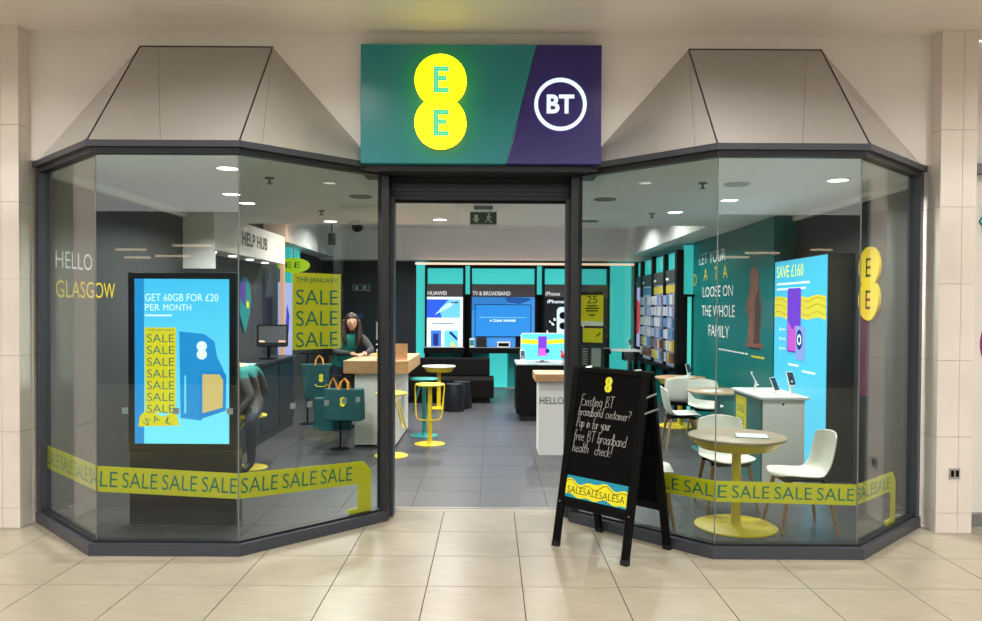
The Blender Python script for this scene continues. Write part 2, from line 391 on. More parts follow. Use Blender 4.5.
# ------------------------------------------------------------------ tiled pillars
ZS = [0.0, 0.157, 0.757, 1.357, 1.957, 2.557, 3.157, MALL_CEIL]
def pillar(name, x0, x1, cols, side_x, side_n, label):
    p = struct(name, MB().box(x0+.012, x1-.012, 6.122, 6.34, 0, MALL_CEIL), PILLAR_GROUT, label, 'pillar')
    for a, b in zip(cols[:-1], cols[1:]):
        for z0, z1 in zip(ZS[:-1], ZS[1:]):
            MB().box(a+.0015, b-.0015, 6.108, 6.125, z0+.0015, z1-.0015).build('wall_tile', PILLAR_TILE, p)
    for z0, z1 in zip(ZS[:-1], ZS[1:]):
        xs = (side_x-.014, side_x) if side_n > 0 else (side_x, side_x+.014)
        MB().box(xs[0], xs[1], 6.127, 6.34, z0+.0015, z1-.0015).build('wall_tile', PILLAR_TILE, p)
    return p
pillar('pillar', -4.43, -3.69, [-4.43, -3.83, -3.69], -3.69, 1, 'broad marble tiled pillar left of the shopfront')
pillar('pillar', 3.50, 3.785, [3.50, 3.672, 3.785], 3.50, -1, 'narrow marble tiled pillar right of the shopfront with a wall socket')
# the shopfronts on the other side of the mall, behind the viewer
op = struct('wall_opposite', MB().box(-14, 14, -7.3, -7.0, 0, MALL_CEIL), mat('opposite_stone', (70, 66, 62), .5), 'dim shopfronts across the mall, seen only as reflections', 'wall')
for k, (a, c) in enumerate(((-11.5, -5.2), (-3.8, 3.2), (4.4, 11.5))):
    MB().box(a, c, -7.0, -6.96, .15, 2.75).build('shop_window', mat('dark_shop_glazing', (30, 30, 32), .25), op)
    MB().box(a-.1, c+.1, -7.0, -6.93, 2.75, 3.35).build('fascia', mat('fascia_brown', (92, 76, 60), .5), op)
for a, c, z in ((-8.6, -7.9, 3.02), (-7.3, -6.4, 3.12), (-7.7, -6.9, 2.88), (-8.4, -7.8, 2.84), (5.2, 5.9, 2.92), (5.8, 6.6, 3.02), (7.3, 7.8, 3.1)):
    MB().box(a, c, -6.92, -6.90, z, z+.05).build('light_tube', lit('warm_tube', (255, 225, 180), 5.0), op)
MB().box(6.2, 6.55, -6.95, -6.93, 1.3, 2.0).build('red_garment', mat('red_cloth', (170, 20, 24), .8), op)
for x in (-14.0, 13.9):  # unseen walls added to block bright ambient from the glass reflections
    struct('wall_light_block', MB().box(x, x+.1, -7.0, 6.34, 0, MALL_CEIL), mat('opposite_stone', (70, 66, 62), .5), 'dim wall added across the mall corridor to darken reflections, %s' % ('left' if x < 0 else 'right'), 'wall')
# neighbouring shop at the far right
nb = struct('wall_neighbour', MB().box(3.785, 6.6, 6.36, 6.46, 0, MALL_CEIL), MALL_WHITE, 'white shopfront panel of the neighbouring shop at the right edge', 'wall')
MB().box(3.785, 6.6, 6.30, 6.36, 0.0, .10).build('plinth', GREY_PL, nb)
MB().box(3.785, 6.6, 6.28, 6.36, 2.85, 2.93).build('rail', GREY_PL, nb)
FN = Fr((3.965, 6.36, 0), (1, 0, 0))
br = [(.075, 2.63), (.035, 2.60), (.03, 2.52), (.0, 2.475), (.03, 2.43), (.035, 2.35), (.075, 2.32)]
MB().tube([FN.p(x, z, .006) for x, z in br], .009, 6).build('curly_bracket_mark', mat('bracket_teal', (30, 140, 150), .5), nb)
MB().fdisc(FN, .135, 1.48, .115, 0, .004, ry=.2).build('magenta_spot', mat('magenta_print', (160, 20, 110), .5), nb)
MB().fbox(FN, .14, 2.7, .12, 2.8, .002, .012).build('shop_window', mat('dark_shop_glazing', (30, 30, 32), .25), nb)
struct('wall_neighbour', MB().box(-7.0, -4.43, 6.3, 6.4, 0, MALL_CEIL), mat('opposite_stone', (70, 66, 62), .5), 'dim neighbouring shopfront beyond the left pillar', 'wall')
MB().fbox(FN, .3, .75, .95, 1.9, .013, .017).build('magenta_poster', mat('magenta_print', (160, 20, 110), .5), nb)
so = thing('wall_socket', 'brushed steel double socket plate on the right marble pillar', 'socket', (3.642, 6.108, .47))
MB().box(3.60, 3.684, 6.098, 6.107, .427, .513).build('plate', CHROME, so, bevel=.002)
for a in (3.612, 3.65): MB().box(a, a+.022, 6.094, 6.098, .445, .495).build('outlet', BLACK, so)

# ------------------------------------------------------------------ bay windows
def bay(idx, pts, gl, label):
    root = tag(thing('window_%d' % idx, label, 'bay window', (sum(p[0] for p in pts)/4, 5.43, 0)), kind='structure')
    ribbon(MB(), pts, 0, .10, 0, .083).build('plinth', FRAME, root)
    ribbon(MB(), pts, .035, .10, .083, .10).build('glazing_bead', FRAME_DK, root)
    ribbon(MB(), pts, -.012, .10, 2.856, 2.9).build('head_rail', FRAME, root)
    ribbon(MB(), pts, .02, .09, 2.815, 2.856).build('head_bead', FRAME_DK, root)
    for i in range(3):
        F, L = PANE[(idx-1)*3+i]
        a = .012 if i > 0 else .05; b = L-.012 if i < 2 else L-.05
        a, b = (a*.25, L-(L-b)*.25) if False else (a, b)
        MB().fbox(F, a if i == 0 else .001, b if i == 2 else L-.001, .095, 2.82, -.005, .005).build('glass_pane', GLASS, root)
    for k in (1, 2):
        MB().tube([(*gl[k], .10), (*gl[k], 2.82)], .0045, 6).build('pane_joint', GREY_PL, root)
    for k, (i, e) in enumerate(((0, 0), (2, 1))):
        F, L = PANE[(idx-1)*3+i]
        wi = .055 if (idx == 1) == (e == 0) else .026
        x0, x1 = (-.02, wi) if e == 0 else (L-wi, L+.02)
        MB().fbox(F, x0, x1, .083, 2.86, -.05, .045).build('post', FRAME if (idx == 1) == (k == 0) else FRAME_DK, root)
    return root
win1 = bay(1, BAY_L, GL[0], 'left glass bay window in an anthracite frame')
win2 = bay(2, BAY_R, GL[1], 'right glass bay window in an anthracite frame')
def hood(pts, sgn, label):
    h = tag(thing('bay_hood', label, 'hood', (sum(p[0] for p in pts)/4, 5.43, 2.9), 0, 'metal hoods above the bay windows'), kind='structure')
    zb, zt = 2.9, 3.815
    fl_, fr_ = pts[1][0], pts[2][0]; Yf = 5.43
    A, B = V((fl_, Yf, zb)), V((fr_, Yf, zb)); At, Bt = V((fl_, WALL_Y-.002, zt)), V((fr_, WALL_Y-.002, zt))
    oL, oR = V((fl_-.815, WALL_Y-.002, zb)), V((fr_+.815, WALL_Y-.002, zb))
    def panel(vs):
        vs = [V(v) for v in vs]; n = (vs[1]-vs[0]).cross(vs[2]-vs[0]).normalized(); c = sum(vs, V())/len(vs)
        ins = []
        for v in vs: ins.append(v+(c-v).normalized()*.0035)
        MB().loops([v-n*.012 for v in ins], ins).build('metal_panel', HOOD, h)
    ka, kb = (.48, .14) if sgn < 0 else (.56, .89)
    M, Mt = A.lerp(B, ka), At.lerp(Bt, kb)
    panel([A, M, Mt, At]); panel([M, B, Bt, Mt])
    if sgn < 0:      # left bay: the joint is in the right-hand side panel
        J = B.lerp(oR, .15); panel([oL, A, At]); panel([B, J, Bt]); panel([J, oR, Bt])
    else:
        J = A.lerp(oL, .15); panel([B, oR, Bt]); panel([J, A, At]); panel([oL, J, At])
    for p_, q_ in ((A, At), (B, Bt), (At, Bt)): MB().tube([p_, q_], .006, 6).build('edge_trim', FRAME_DK, h)
    d = .02; ctr = V(((fl_+fr_)/2, WALL_Y, zb))
    ins = [v+(ctr-v).normalized()*d*2 for v in (A, B, oR, oL)]
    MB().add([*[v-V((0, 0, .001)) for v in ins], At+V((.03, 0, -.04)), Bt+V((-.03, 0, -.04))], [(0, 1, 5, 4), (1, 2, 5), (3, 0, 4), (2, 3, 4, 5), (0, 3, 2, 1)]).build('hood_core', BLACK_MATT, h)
hood(BAY_L, -1, 'bronze-grey metal hood above the left bay window')
hood(BAY_R, 1, 'bronze-grey metal hood above the right bay window')

# ------------------------------------------------------------------ entrance
dr = tag(thing('door_1', 'open shop entrance with a dark roller shutter head', 'entrance', (XC, 6.6, 0)), kind='structure')
for s in (-1, 1):
    xa = XC+s*.742; xb = XC+s*.80
    MB().box(min(xa, xb), max(xa, xb), 6.36, 6.79, 0, 2.9).build('jamb', FRAME_DK, dr)
    xa = XC+s*.715; xb = XC+s*.742
    MB().box(min(xa, xb), max(xa, xb), 6.5, 6.62, 0, 2.66).build('shutter_guide', FRAME, dr)
MB().box(-1.05, .86, 6.2, 6.64, 2.83, 2.9).build('lintel', FRAME_DK, dr)
MB().box(XC-.742, XC+.742, 6.64, 6.80, 2.66, 2.9).build('shutter_box', BLACK, dr)
for k in range(5): MB().box(XC-.742, XC+.742, 6.585, 6.60, 2.655+k*.036, 2.688+k*.036).build('shutter_slat', FRAME_DK, dr)
MB().box(XC-.742, XC+.742, 6.57, 6.615, 2.63, 2.652).build('bottom_rail', BLACK, dr)

# ------------------------------------------------------------------ illuminated shop sign
EE_LIT = lit('logo_yellow_light', (255, 240, 6), 3.0)
sg = thing('shop_sign', 'teal and purple illuminated shop sign reading EE and BT', 'sign', (XC, 6.2, 2.876))
SY = 6.12
FS = Fr((0, SY, 0), (1, 0, 0))
MB().fprism(FS, [(-1.027, 2.876), (.114, 2.876), (.343, 3.803), (-1.027, 3.803)], -.125, 0).build('teal_panel', TEAL_SIGN, sg, bevel=.004)
MB().fprism(FS, [(.116, 2.876), (.853, 2.876), (.853, 3.803), (.345, 3.803)], -.125, 0).build('purple_panel', PURPLE_SIGN, sg, bevel=.004)
def logo_outline(cx, cz, r, d, k=22):     # two overlapping circles as one outline
    a0 = math.asin(min(1, (d/2)/r)); pts = []
    for i in range(k+1):
        a = -a0+(math.pi+2*a0)*i/k; pts.append((cx+r*math.cos(a), cz+d/2+r*math.sin(a)))
    for i in range(k+1):
        a = math.pi-a0+(math.pi+2*a0)*i/k; pts.append((cx+r*math.cos(a), cz-d/2+r*math.sin(a)))
    return pts
def dotted_e(mb, F, x, y, w, h, n0, n1, nx=6, ny=11):
    r = w/nx*.6
    for j in range(ny):
        for i in range(nx):
            if i < 2 or j in (0, 1, ny//2, ny//2+(0 if ny < 9 else 1), ny-2, ny-1) and not (j in (ny//2, ny//2+1) and i > nx-2):
                if (i+j) % 1 == 0: mb.fdisc(F, x+w*(i+.5)/nx, y+h*(j+.5)/ny, r, n0, n1, 8)
    return mb
lx, lz = (-.399, 3.338)
lg = MB().fprism(FS, logo_outline(lx, lz, .2, .326), .035, .085).build('logo_disc', EE_LIT, sg)
MB().fprism(FS, logo_outline(lx, lz, .19, .333), 0.001, .035).build('logo_spacer', BLACK_MATT, sg)
for dz in (.166, -.166):
    dotted_e(MB(), FS, lx-.052, lz+dz-.1, .118, .2, .0855, .089).build('logo_letter', lit('logo_teal_dots', (40, 196, 150), 1.0), lg)
BT_LIT = lit('white_sign_light', (225, 240, 255), 1.0)
MB().fring(FS, .532, 3.338, .176, .204, .001, .02, 48).build('logo_ring', BT_LIT, sg)
ftext(MB(), FS, 'BT', .425, 3.268, .215, .148, .006, off=.034).build('logo_letters', BT_LIT, sg)

# ------------------------------------------------------------------ vinyls, tape and posters on the glass (stuck to the inside)
def band(mb, F, x0, z0, x1, z1, w, n0=-.0095, n1=-.008):     # z0, z1: the band's lower edge at both ends
    return mb.fprism(F, [(x0, z0), (x1, z1), (x1, z1+w), (x0, z0+w)], n0, n1)
def slope_text(F, s, x0, z0, x1, z1, w, parent):
    a = math.atan2(z1-z0, x1-x0); G = F.moved(x0, z0).rot(a); L = math.hypot(x1-x0, z1-z0)-.03; ws = s.split(' ')
    tot = sum(len(q) for q in ws)+.55*(len(ws)-1); x = .015
    for q in ws:
        ww = L*len(q)/tot; ftext(MB(), G, q, x, w*.2, ww, w*.6, -.0065, off=-.004).build('lettering', VINYL_TXT, parent); x += ww+L*.55/tot
LLO, LLF, LLI, LRI, LRF, LRO = [p[1] for p in PANE]
def tape(label, segs, tail, TAPE_W):
    F0, xa, xb, za, zb, s0 = segs[0]
    r = thing('sale_tape', label, 'tape', tuple(F0.p((xa+xb)/2, za, 0)), 0, 'yellow sale tape across the windows')
    for F, xa, xb, za, zb, s in segs:
        b = band(MB(), F, xa, za, xb, zb, TAPE_W).build('tape_band', VINYL_Y, r)
        slope_text(F, s, xa, za, xb, zb, TAPE_W, b)
    F, pts = tail
    MB().fprism(F, pts, -.0105, -.0098).build('tape_tail', VINYL_Y, r)
    x = pts[2][0]
    b = MB()
    for q in range(3): b.fbox(F, x-.135-.006*q, x+.008+.004*q, .10+.012*q, .112+.012*q, -.014-.004*q, -.009-.002*q)
    b.build('tape_crumple', VINYL_Y, r)
    return r
tape('yellow SALE tape running around the left bay window', [
    (PLO, .055, LLO-.004, .436, .436, 'SALE SALE SALE SA'), (PLF, .004, LLF-.004, .436, .388, 'LE SALE SALE SALE'),
    (PLI, .004, .985, .388, .332, 'SALE SALE SALE')],
    (PLI, [(.98, .332), (.98, .517), (1.085, .51), (1.165, .43), (1.165, .10), (1.03, .10), (1.03, .335)]), .182)
tape('yellow SALE tape running around the right bay window', [
    (PRI, .66, LRI-.004, .380, .388, 'SALE SAL'), (PRF, .004, LRF-.004, .388, .366, 'E SALE SALE SALE'),
    (PRO, .004, .685, .366, .354, 'SALESALE')],
    (PRO, [(.68, .345), (.68, .505), (.745, .50), (.81, .43), (.81, .10), (.70, .10), (.70, .345)]), .148)
# poster hanging inside the left bay
FJ = PLI.moved(.435, 0)
ja = thing('sale_poster', 'yellow THE JANUARY SALE poster on the left bay window', 'poster', tuple(FJ.p(.21, 1.43, -.01)))
pj = MB().fbox(FJ, 0, .43, 1.428, 2.006, -.0095, -.008).build('sheet', VINYL_Y, ja)
ftext(MB(), FJ, 'THE JANUARY', .03, 1.925, .37, .047, -.0065, off=.006).build('lettering', VINYL_TXT, pj)
for q in range(3): ftext(MB(), FJ, 'SALE', .03, 1.765-q*.16, .37, .115, -.0065, off=-.004).build('lettering', VINYL_TXT, pj)
# small frosted squares
FROST = mat('frosted_vinyl', (170, 176, 178), .6)
sq = None
def squares(F, xs, where):
    global sq
    for k, x in enumerate(xs):
        o = MB().fbox(F, x-.022, x+.022, .988, 1.032, -.0085, -.0075).build('glass_sticker', FROST)
        tag(o, 'small frosted square marker stuck on the %s pane at waist height' % where, 'sticker', 'frosted squares on the %s pane' % where)
squares(PLF, [.2, .56, .94], 'left bay front'); squares(PLI, [.13, .44, .585, .735, .90, 1.03], 'left bay inner')
# notices beside the door
FNn = PRI
nt_ = thing('notice', 'yellow and black notice with a large 25 beside the entrance', 'notice', tuple(FNn.p(.15, 1.61, -.01)))
n0 = MB().fbox(FNn, .055, .28, 1.61, 1.885, -.0095, -.008).build('sheet', VINYL_Y, nt_)
ftext(MB(), FNn, '25', .115, 1.79, .105, .062, -.0065).build('lettering', BLACK_TXT, n0)
b = MB().fbox(FNn, .055, .28, 1.858, 1.885, -.0075, -.0065)
for z, w in ((1.765, .10), (1.745, .14), (1.725, .12), (1.69, .06)): b.fbox(FNn, .168-w/2, .168+w/2, z, z+.011, -.0075, -.0065)
b.build('small_print', BLACK_TXT, n0)
MB().fbox(FNn, .055, .28, 1.61, 1.645, -.0078, -.0070).build('white_strip', WHITE_TXT, n0)
nt2 = thing('notice', 'small plain yellow sticker below the notice with a large 25', 'notice', tuple(FNn.p(.17, 1.47, -.01)))
n1 = MB().fbox(FNn, .075, .275, 1.475, 1.59, -.0095, -.008).build('sheet', VINYL_Y, nt2)
MB().fprism(FNn, [(.21, 1.53), (.25, 1.56), (.256, 1.55), (.216, 1.52)], -.0078, -.0068).build('pen_mark', BLACK_TXT, n1)
nt3 = thing('notice', 'dark grey opening hours panel below the yellow sticker by the entrance', 'notice', tuple(FNn.p(.17, 1.25, -.01)))
n2 = MB().fbox(FNn, .055, .285, 1.245, 1.46, -.0095, -.008).build('sheet', mat('notice_grey', (52, 58, 60), .6), nt3)
b = MB()
for q in range(7):
    z = 1.415-q*.02; b.fbox(FNn, .07, .125, z, z+.008, -.0078, -.0068)
b.build('small_print', FROST, n2)
MB().fbox(FNn, .165, .26, 1.285, 1.43, -.0078, -.0068).build('hours_table', FROST, n2)

# ------------------------------------------------------------------ sandwich board
AC = V((.889, 5.69, 0)); AA = math.radians(-45.4)
ab = thing('sandwich_board', 'black chalkboard A-frame sign standing by the entrance', 'sandwich board', tuple(AC), AA)
AU = V((math.cos(AA), math.sin(AA), 0)); AV = V((-math.sin(AA), math.cos(AA), 0)); AH = 1.308
def leaf(side):      # side -1 front, +1 back: a frame in the leaf's plane
    foot = AC+AV*(.275*side); top = AC+AV*(.03*side)+V((0, 0, AH)); up = (top-foot).normalized()
    return Fr(foot, AU*(1 if side < 0 else -1), up)
for side in (-1, 1):
    F = leaf(side); H = (AC+AV*(.03*side)+V((0, 0, AH))-F.o).length
    for sx in (-1, 1):
        lg = MB().fbox(F, sx*.308-.028, sx*.308+.028, .0, H, -.03, .004).build('leg', BLACK, ab, bevel=.004)
        MB().fdisc(F, sx*.308, .33, .006, .004, .008, 8).build('bolt', CHROME, lg)
        MB().fbox(F, sx*.308-.0285, sx*.308+.0285, .001, .04, -.0305, .0045).build('rubber_foot', BLACK_MATT, lg)
    MB().fbox(F, -.28, .28, H-.035, H, -.03, .004).build('top_rail', BLACK, ab, bevel=.004)
    MB().fbox(F, -.28, .28, .30, .36, -.03, .004).build('bottom_rail', BLACK, ab, bevel=.004)
    p = MB().fbox(F, -.281, .281, .358, H-.033, -.02, -.006).build('chalk_panel', mat('chalkboard', (10, 10, 11), .8, var=.2, scale=9, spec=.08), ab)
    if side < 0: FA, FH, PA = F, H, p
CHALK = mat('white_chalk', (188, 187, 183), .9)
def arc(cx, cy, rx, ry, a0, a1, n=8): return [(cx+rx*math.cos(math.radians(a0+(a1-a0)*i/n)), cy+ry*math.sin(math.radians(a0+(a1-a0)*i/n))) for i in range(n+1)]
_o = arc(.22, .25, .2, .25, 60, 420, 12)
HANDW = {   # single-stroke handwriting: letter -> (advance, strokes)
 'E': (.55, [[(.45, 1), (.08, .97), (.05, .5), (.08, .02), (.48, .04)], [(.06, .52), (.38, .54)]]), 'x': (.45, [[(.02, .5), (.38, 0)], [(.38, .5), (.02, 0)]]),
 'i': (.2, [[(.1, .5), (.09, .05), (.14, 0)], [(.1, .68), (.11, .72)]]), 's': (.4, [[(.34, .46), (.2, .5), (.06, .4), (.14, .28), (.3, .2), (.28, .04), (.04, .03)]]),
 't': (.32, [[(.14, .85), (.12, .1), (.2, 0), (.28, .05)], [(0, .55), (.28, .57)]]), 'n': (.45, [[(.05, .5), (.05, 0)], [(.05, .35), (.18, .5), (.32, .44), (.34, 0)]]),
 'g': (.46, [arc(.2, .27, .18, .23, 40, 380, 10), [(.38, .48), (.38, -.25), (.2, -.38), (.04, -.28)]]), 'B': (.58, [[(.06, 0), (.07, 1), (.36, .94), (.4, .72), (.1, .53), (.46, .42), (.46, .12), (.06, 0)]]),
 'T': (.58, [[(.0, .98), (.54, 1)], [(.28, 1), (.26, 0)]]), 'b': (.46, [[(.05, 1), (.05, 0)], arc(.22, .24, .17, .24, 150, -150, 9)]), 'r': (.34, [[(.05, .5), (.05, 0)], [(.05, .32), (.16, .48), (.29, .47)]]),
 'o': (.46, [_o]), 'a': (.46, [arc(.2, .25, .18, .25, 50, 370, 10), [(.37, .5), (.37, .05), (.43, 0)]]), 'd': (.46, [arc(.2, .25, .18, .25, 50, 370, 10), [(.38, 1), (.37, 0)]]),
 'c': (.4, [arc(.22, .25, .19, .25, 50, 310, 9)]), 'u': (.46, [[(.05, .5), (.06, .12), (.18, 0), (.33, .1), (.36, .5)], [(.36, .5), (.38, 0)]]), 'm': (.66, [[(.05, .5), (.05, 0)], [(.05, .36), (.16, .5), (.27, .42), (.28, 0)], [(.28, .36), (.4, .5), (.52, .42), (.54, 0)]]),
 'e': (.44, [[(.04, .26), (.36, .3), (.3, .47), (.16, .5), (.04, .3), (.1, .06), (.26, 0), (.38, .08)]]), '?': (.45, [[(.05, .8), (.15, .98), (.34, .92), (.34, .68), (.18, .5), (.18, .25)], [(.18, .06), (.19, .02)]]),
 'P': (.52, [[(.06, 0), (.07, 1), (.36, .95), (.42, .72), (.3, .52), (.06, .48)]]), 'p': (.46, [[(.05, .5), (.04, -.4)], arc(.22, .25, .17, .24, 150, -150, 9)]), 'f': (.34, [[(.32, .95), (.2, 1), (.14, .85), (.13, -.1)], [(.02, .5), (.27, .52)]]),
 'y': (.44, [[(.04, .5), (.08, .2), (.2, .12), (.34, .25), (.36, .5)], [(.36, .5), (.34, -.2), (.2, -.38), (.06, -.3)]]), 'h': (.46, [[(.05, 1), (.05, 0)], [(.05, .35), (.2, .5), (.33, .42), (.35, 0)]]),
 'l': (.2, [[(.1, 1), (.09, .06), (.15, 0)]]), 'k': (.42, [[(.05, 1), (.05, 0)], [(.34, .5), (.06, .22), (.36, 0)]]), '!': (.24, [[(.14, 1), (.1, .25)], [(.09, .06), (.09, .02)]])}
def chalk(s, x, y, w, h):
    tot = sum(HANDW[c][0] if c != ' ' else .4 for c in s); k = w/tot; px = x
    for word in s.split(' '):
        mb = MB()
        for c in word:
            adv, st = HANDW[c]; dy = random.uniform(-.03, .03)*h
            for q in st: mb.tube([FA.p(px+a*k+.1*b*h, y+b*h+dy, -.0045) for a, b in q], .0018, 4)
            px += adv*k
        if word: mb.build('chalk_word', CHALK, PA)
        px += .4*k
chalk('Existing BT', -.235, 1.05, .30, .085); chalk('broadband customer?', -.245, .975, .47, .07); chalk('Pop in for your', -.25, .89, .31, .075)
chalk('free BT broadband', -.26, .79, .47, .08); chalk('health  check!', -.26, .705, .36, .078)
lgo = MB().fprism(FA, logo_outline(.0, 1.218, .031, .05), -.006, -.003).build('logo_sticker', VINYL_Y, PA)
for dz in (.025, -.025): ftext(MB(), FA, 'E', -.008, 1.218+dz-.014, .016, .028, -.0025).build('logo_letter', VINYL_TXT, lgo)
st = MB().fbox(FA, -.272, .272, .372, .53, -.006, -.003).build('sale_strip', mat('strip_blue', (30, 150, 178), .4), ab)
wav = [(-.272+.544*i/24, .012*math.sin(i*.9)+.010*math.sin(i*.43+1)) for i in range(25)]
MB().fprism(FA, [(x, .385+w*.8) for x, w in wav]+[(x, .508-.022*abs(math.sin(x*9))+w) for x, w in reversed(wav)], -.003, -.0015).build('yellow_wave', VINYL_Y, st)
MB().tube([FA.p(x, .472+w*1.3, -.001) for x, w in wav], .003, 4).build('wave_fold', mat('fold_ochre', (150, 130, 10), .6), st)
ftext(MB(), FA, 'SALESALESALESA', -.255, .405, .51, .05, -.001, off=-.004).build('lettering', BLACK_TXT, st)
for z in (1.14, 1.03):
    a = leaf(-1); o1 = AC+AU*.335; k = z/AH
    yy = .275+(.03-.275)*k
    MB().tube([o1-AV*yy+V((0, 0, z-.01)), o1+AV*yy+V((0, 0, z+.01))], .007, 6).build('spreader_bar', CHROME, ab)
for s in (-1, 1): MB().tube([AC+AU*(.22*s)-AV*.034+V((0, 0, AH+.002)), AC+AU*(.22*s)+AV*.034+V((0, 0, AH+.002))], .008, 6).build('hinge', CHROME, ab)

# ------------------------------------------------------------------ digital totem in the left bay
tt = thing('digital_totem', 'tall lit digital screen with a SIM deal in the left bay window', 'display screen', (-2.456, 6.26, 0))
FT = Fr((-2.456, 6.2, 0), (1, 0, 0))
MB().fbox(FT, -.43, .43, .60, 2.02, -.10, -.004).build('bezel', mat('screen_bezel', (10, 16, 26), .25), tt, bevel=.006)
MB().fbox(FT, -.42, .43, .006, .60, -.16, .0).build('pedestal', mat('pedestal_black', (14, 16, 18), .2), tt, bevel=.006)
SB = lit_grad('screen_cyan', (122, 230, 255), (58, 188, 242), .65, 1.95, 1.3); SD = lit('screen_blue', (36, 156, 232), 1.0); SWH = lit('screen_white', (225, 250, 255), 1.5)
SYE = lit('screen_yellow', (240, 225, 40), 1.0); SCR = lit('screen_cream', (235, 205, 130), 1.0); STX = lit('screen_text_teal', (20, 130, 120), .8)
sc = MB().fbox(FT, -.375, .375, .655, 1.966, -.004, .0).build('screen', SB, tt)
MB().fbox(FT, -.375, -.30, .655, 1.966, .0, .0008).build('screen_graphic', SD, sc)
ftext(MB(), FT, 'GET 60GB FOR £20', -.29, 1.79, .58, .058, .002, off=-.006).build('screen_lettering', SWH, sc)
ftext(MB(), FT, 'PER', -.29, 1.715, .115, .05, .002, off=-.006).build('screen_lettering', SWH, sc); ftext(MB(), FT, 'MONTH', -.145, 1.715, .22, .05, .002, off=-.006).build('screen_lettering', SWH, sc)
MB().fbox(FT, -.29, -.08, 1.67, 1.682, .001, .002).build('screen_small_print', SWH, sc)
MB().fprism(FT, [(-.29, .90), (-.05, .90), (-.045, 1.58), (-.295, 1.58)], .001, .0025).build('screen_sale_banner', SYE, sc)
MB().fprism(FT, [(-.345, .79), (-.02, .80), (-.05, .92), (-.15, .87), (-.28, .93), (-.335, .87)], .001, .0028).build('screen_sale_banner', SYE, sc)
ftext(MB(), FT, 'THE JANUARY', -.27, 1.548, .21, .02, .004).build('screen_lettering', STX, sc)
for q in range(7): ftext(MB(), FT, 'SALE', -.275, 1.462-q*.0935, .215, .065, .004, off=-.006).build('screen_lettering', STX, sc)
for q, (a, x) in enumerate(((-.5, -.31), (.4, -.22), (-.3, -.13))): ftext(MB(), FT.moved(x, .82).rot(a), 'SAL'[q], 0, 0, .05, .05, .004).build('screen_lettering', STX, sc)
MB().fprism(FT, [(-.01, .86), (.16, .84), (.16, 1.1), (.33, 1.15), (.33, 1.25), (.28, 1.35), (.26, 1.47), (.18, 1.53), (-.02, 1.55)], .001, .002).build('screen_graphic', SD, sc)
MB().fprism(FT, [(.14, .85), (.35, .92), (.355, 1.2), (.33, 1.24), (.14, 1.24)], .002, .003).build('screen_graphic', lit('screen_mid_blue', (30, 146, 226), 1.0), sc)
MB().fprism(FT, [(.165, .90), (.325, .945), (.33, 1.16), (.30, 1.21), (.165, 1.21)], .003, .004).build('screen_sim_chip', SCR, sc)
MB().fprism(FT, logo_outline(.16, 1.40, .04, .065), .003, .004).build('screen_logo', SWH, sc)
MB().fbox(FT, .02, .035, .9, 1.2, .002, .003).build('screen_graphic', SB, sc)

# ------------------------------------------------------------------ lightbox poster at the right
lb = thing('lightbox_poster', 'tall glowing cyan SAVE poster showing two phones by the right wall', 'poster', (3.5, 8.6, 0))
FP = Fr((3.39, 9.335, 0), (0, -1, 0))
MB().box(3.392, 3.655, 7.875, 9.335, .006, 2.32).build('case', mat('lightbox_case', (40, 42, 44), .5), lb)
PB = lit_grad('poster_cyan', (96, 214, 250), (66, 184, 222), .1, 2.3, 1.1); PY = lit('poster_yellow', (235, 220, 50), .95); PW = lit('poster_white', (225, 245, 252), 1.4)
PP = lit('poster_purple', (120, 60, 215), .95); PM = lit('poster_magenta', (215, 90, 215), .95); PN = lit('poster_navy', (30, 50, 140), .8)
pf = MB().fbox(FP, .01, 1.455, .08, 2.31, -.002, .004).build('poster_sheet', PB, lb)
ftext(MB(), FP, 'SAVE £160', .08, 2.12, .78, .135, .006, off=-.004).build('lettering', lit('poster_lime', (235, 240, 60), 1.5), pf)
for z, w in ((2.035, .95), (1.975, .85)): MB().fbox(FP, .08, .08+w, z, z+.022, .004, .0055).build('small_print', PW, pf)
rb = [(.02+1.425*i/30, .014*math.sin(i*.55)) for i in range(31)]
MB().fprism(FP, [(x, 1.655+w) for x, w in rb]+[(x, 1.895+w*.8) for x, w in reversed(rb)], .004, .0055).build('yellow_ribbon', PY, pf)
for dz in (.05, .13, .2): MB().tube([FP.p(x, 1.66+dz+w*1.5, .0055) for x, w in rb], .006, 4).build('ribbon_fold', lit('poster_ochre', (215, 180, 30), .9), pf)
MB().fprism(FP, [(.46, 1.27), (.80, 1.27), (.82, 1.29), (.82, 1.97), (.80, 1.99), (.46, 1.99), (.44, 1.97), (.44, 1.29)], .0125, .015).build('phone_picture', PP, pf)
MB().fprism(FP, [(.46, 1.29), (.80, 1.29), (.80, 1.50), (.68, 1.58), (.60, 1.52), (.46, 1.62)], .015, .016).build('phone_wallpaper', PM, pf)
MB().fprism(FP, [(.70, 1.20), (.93, 1.20), (.95, 1.22), (.95, 1.55), (.93, 1.57), (.70, 1.57)], .016, .018).build('phone_picture', lit('poster_lilac', (150, 170, 235), 1.0), pf)
MB().fdisc(FP, .80, 1.42, .085, .018, .019, ry=.11).build('phone_camera', PN, pf)
MB().fring(FP, .80, 1.42, .035, .06, .019, .0195, 20).build('phone_camera_ring', PW, pf)
for q in range(3): MB().fring(FP, .2, 1.52-q*.11, .012, .02, .004, .0055, 12).build('icon', PW, pf)
for q in range(3): MB().fbox(FP, .25, .36, 1.515-q*.11, 1.527-q*.11, .004, .0055).build('small_print', PW, pf)
for x, w, z in ((.46, .3, 1.12), (.85, .35, 1.07)): MB().fbox(FP, x, x+w, z, z+.022, .004, .0055).build('small_print', PW, pf)
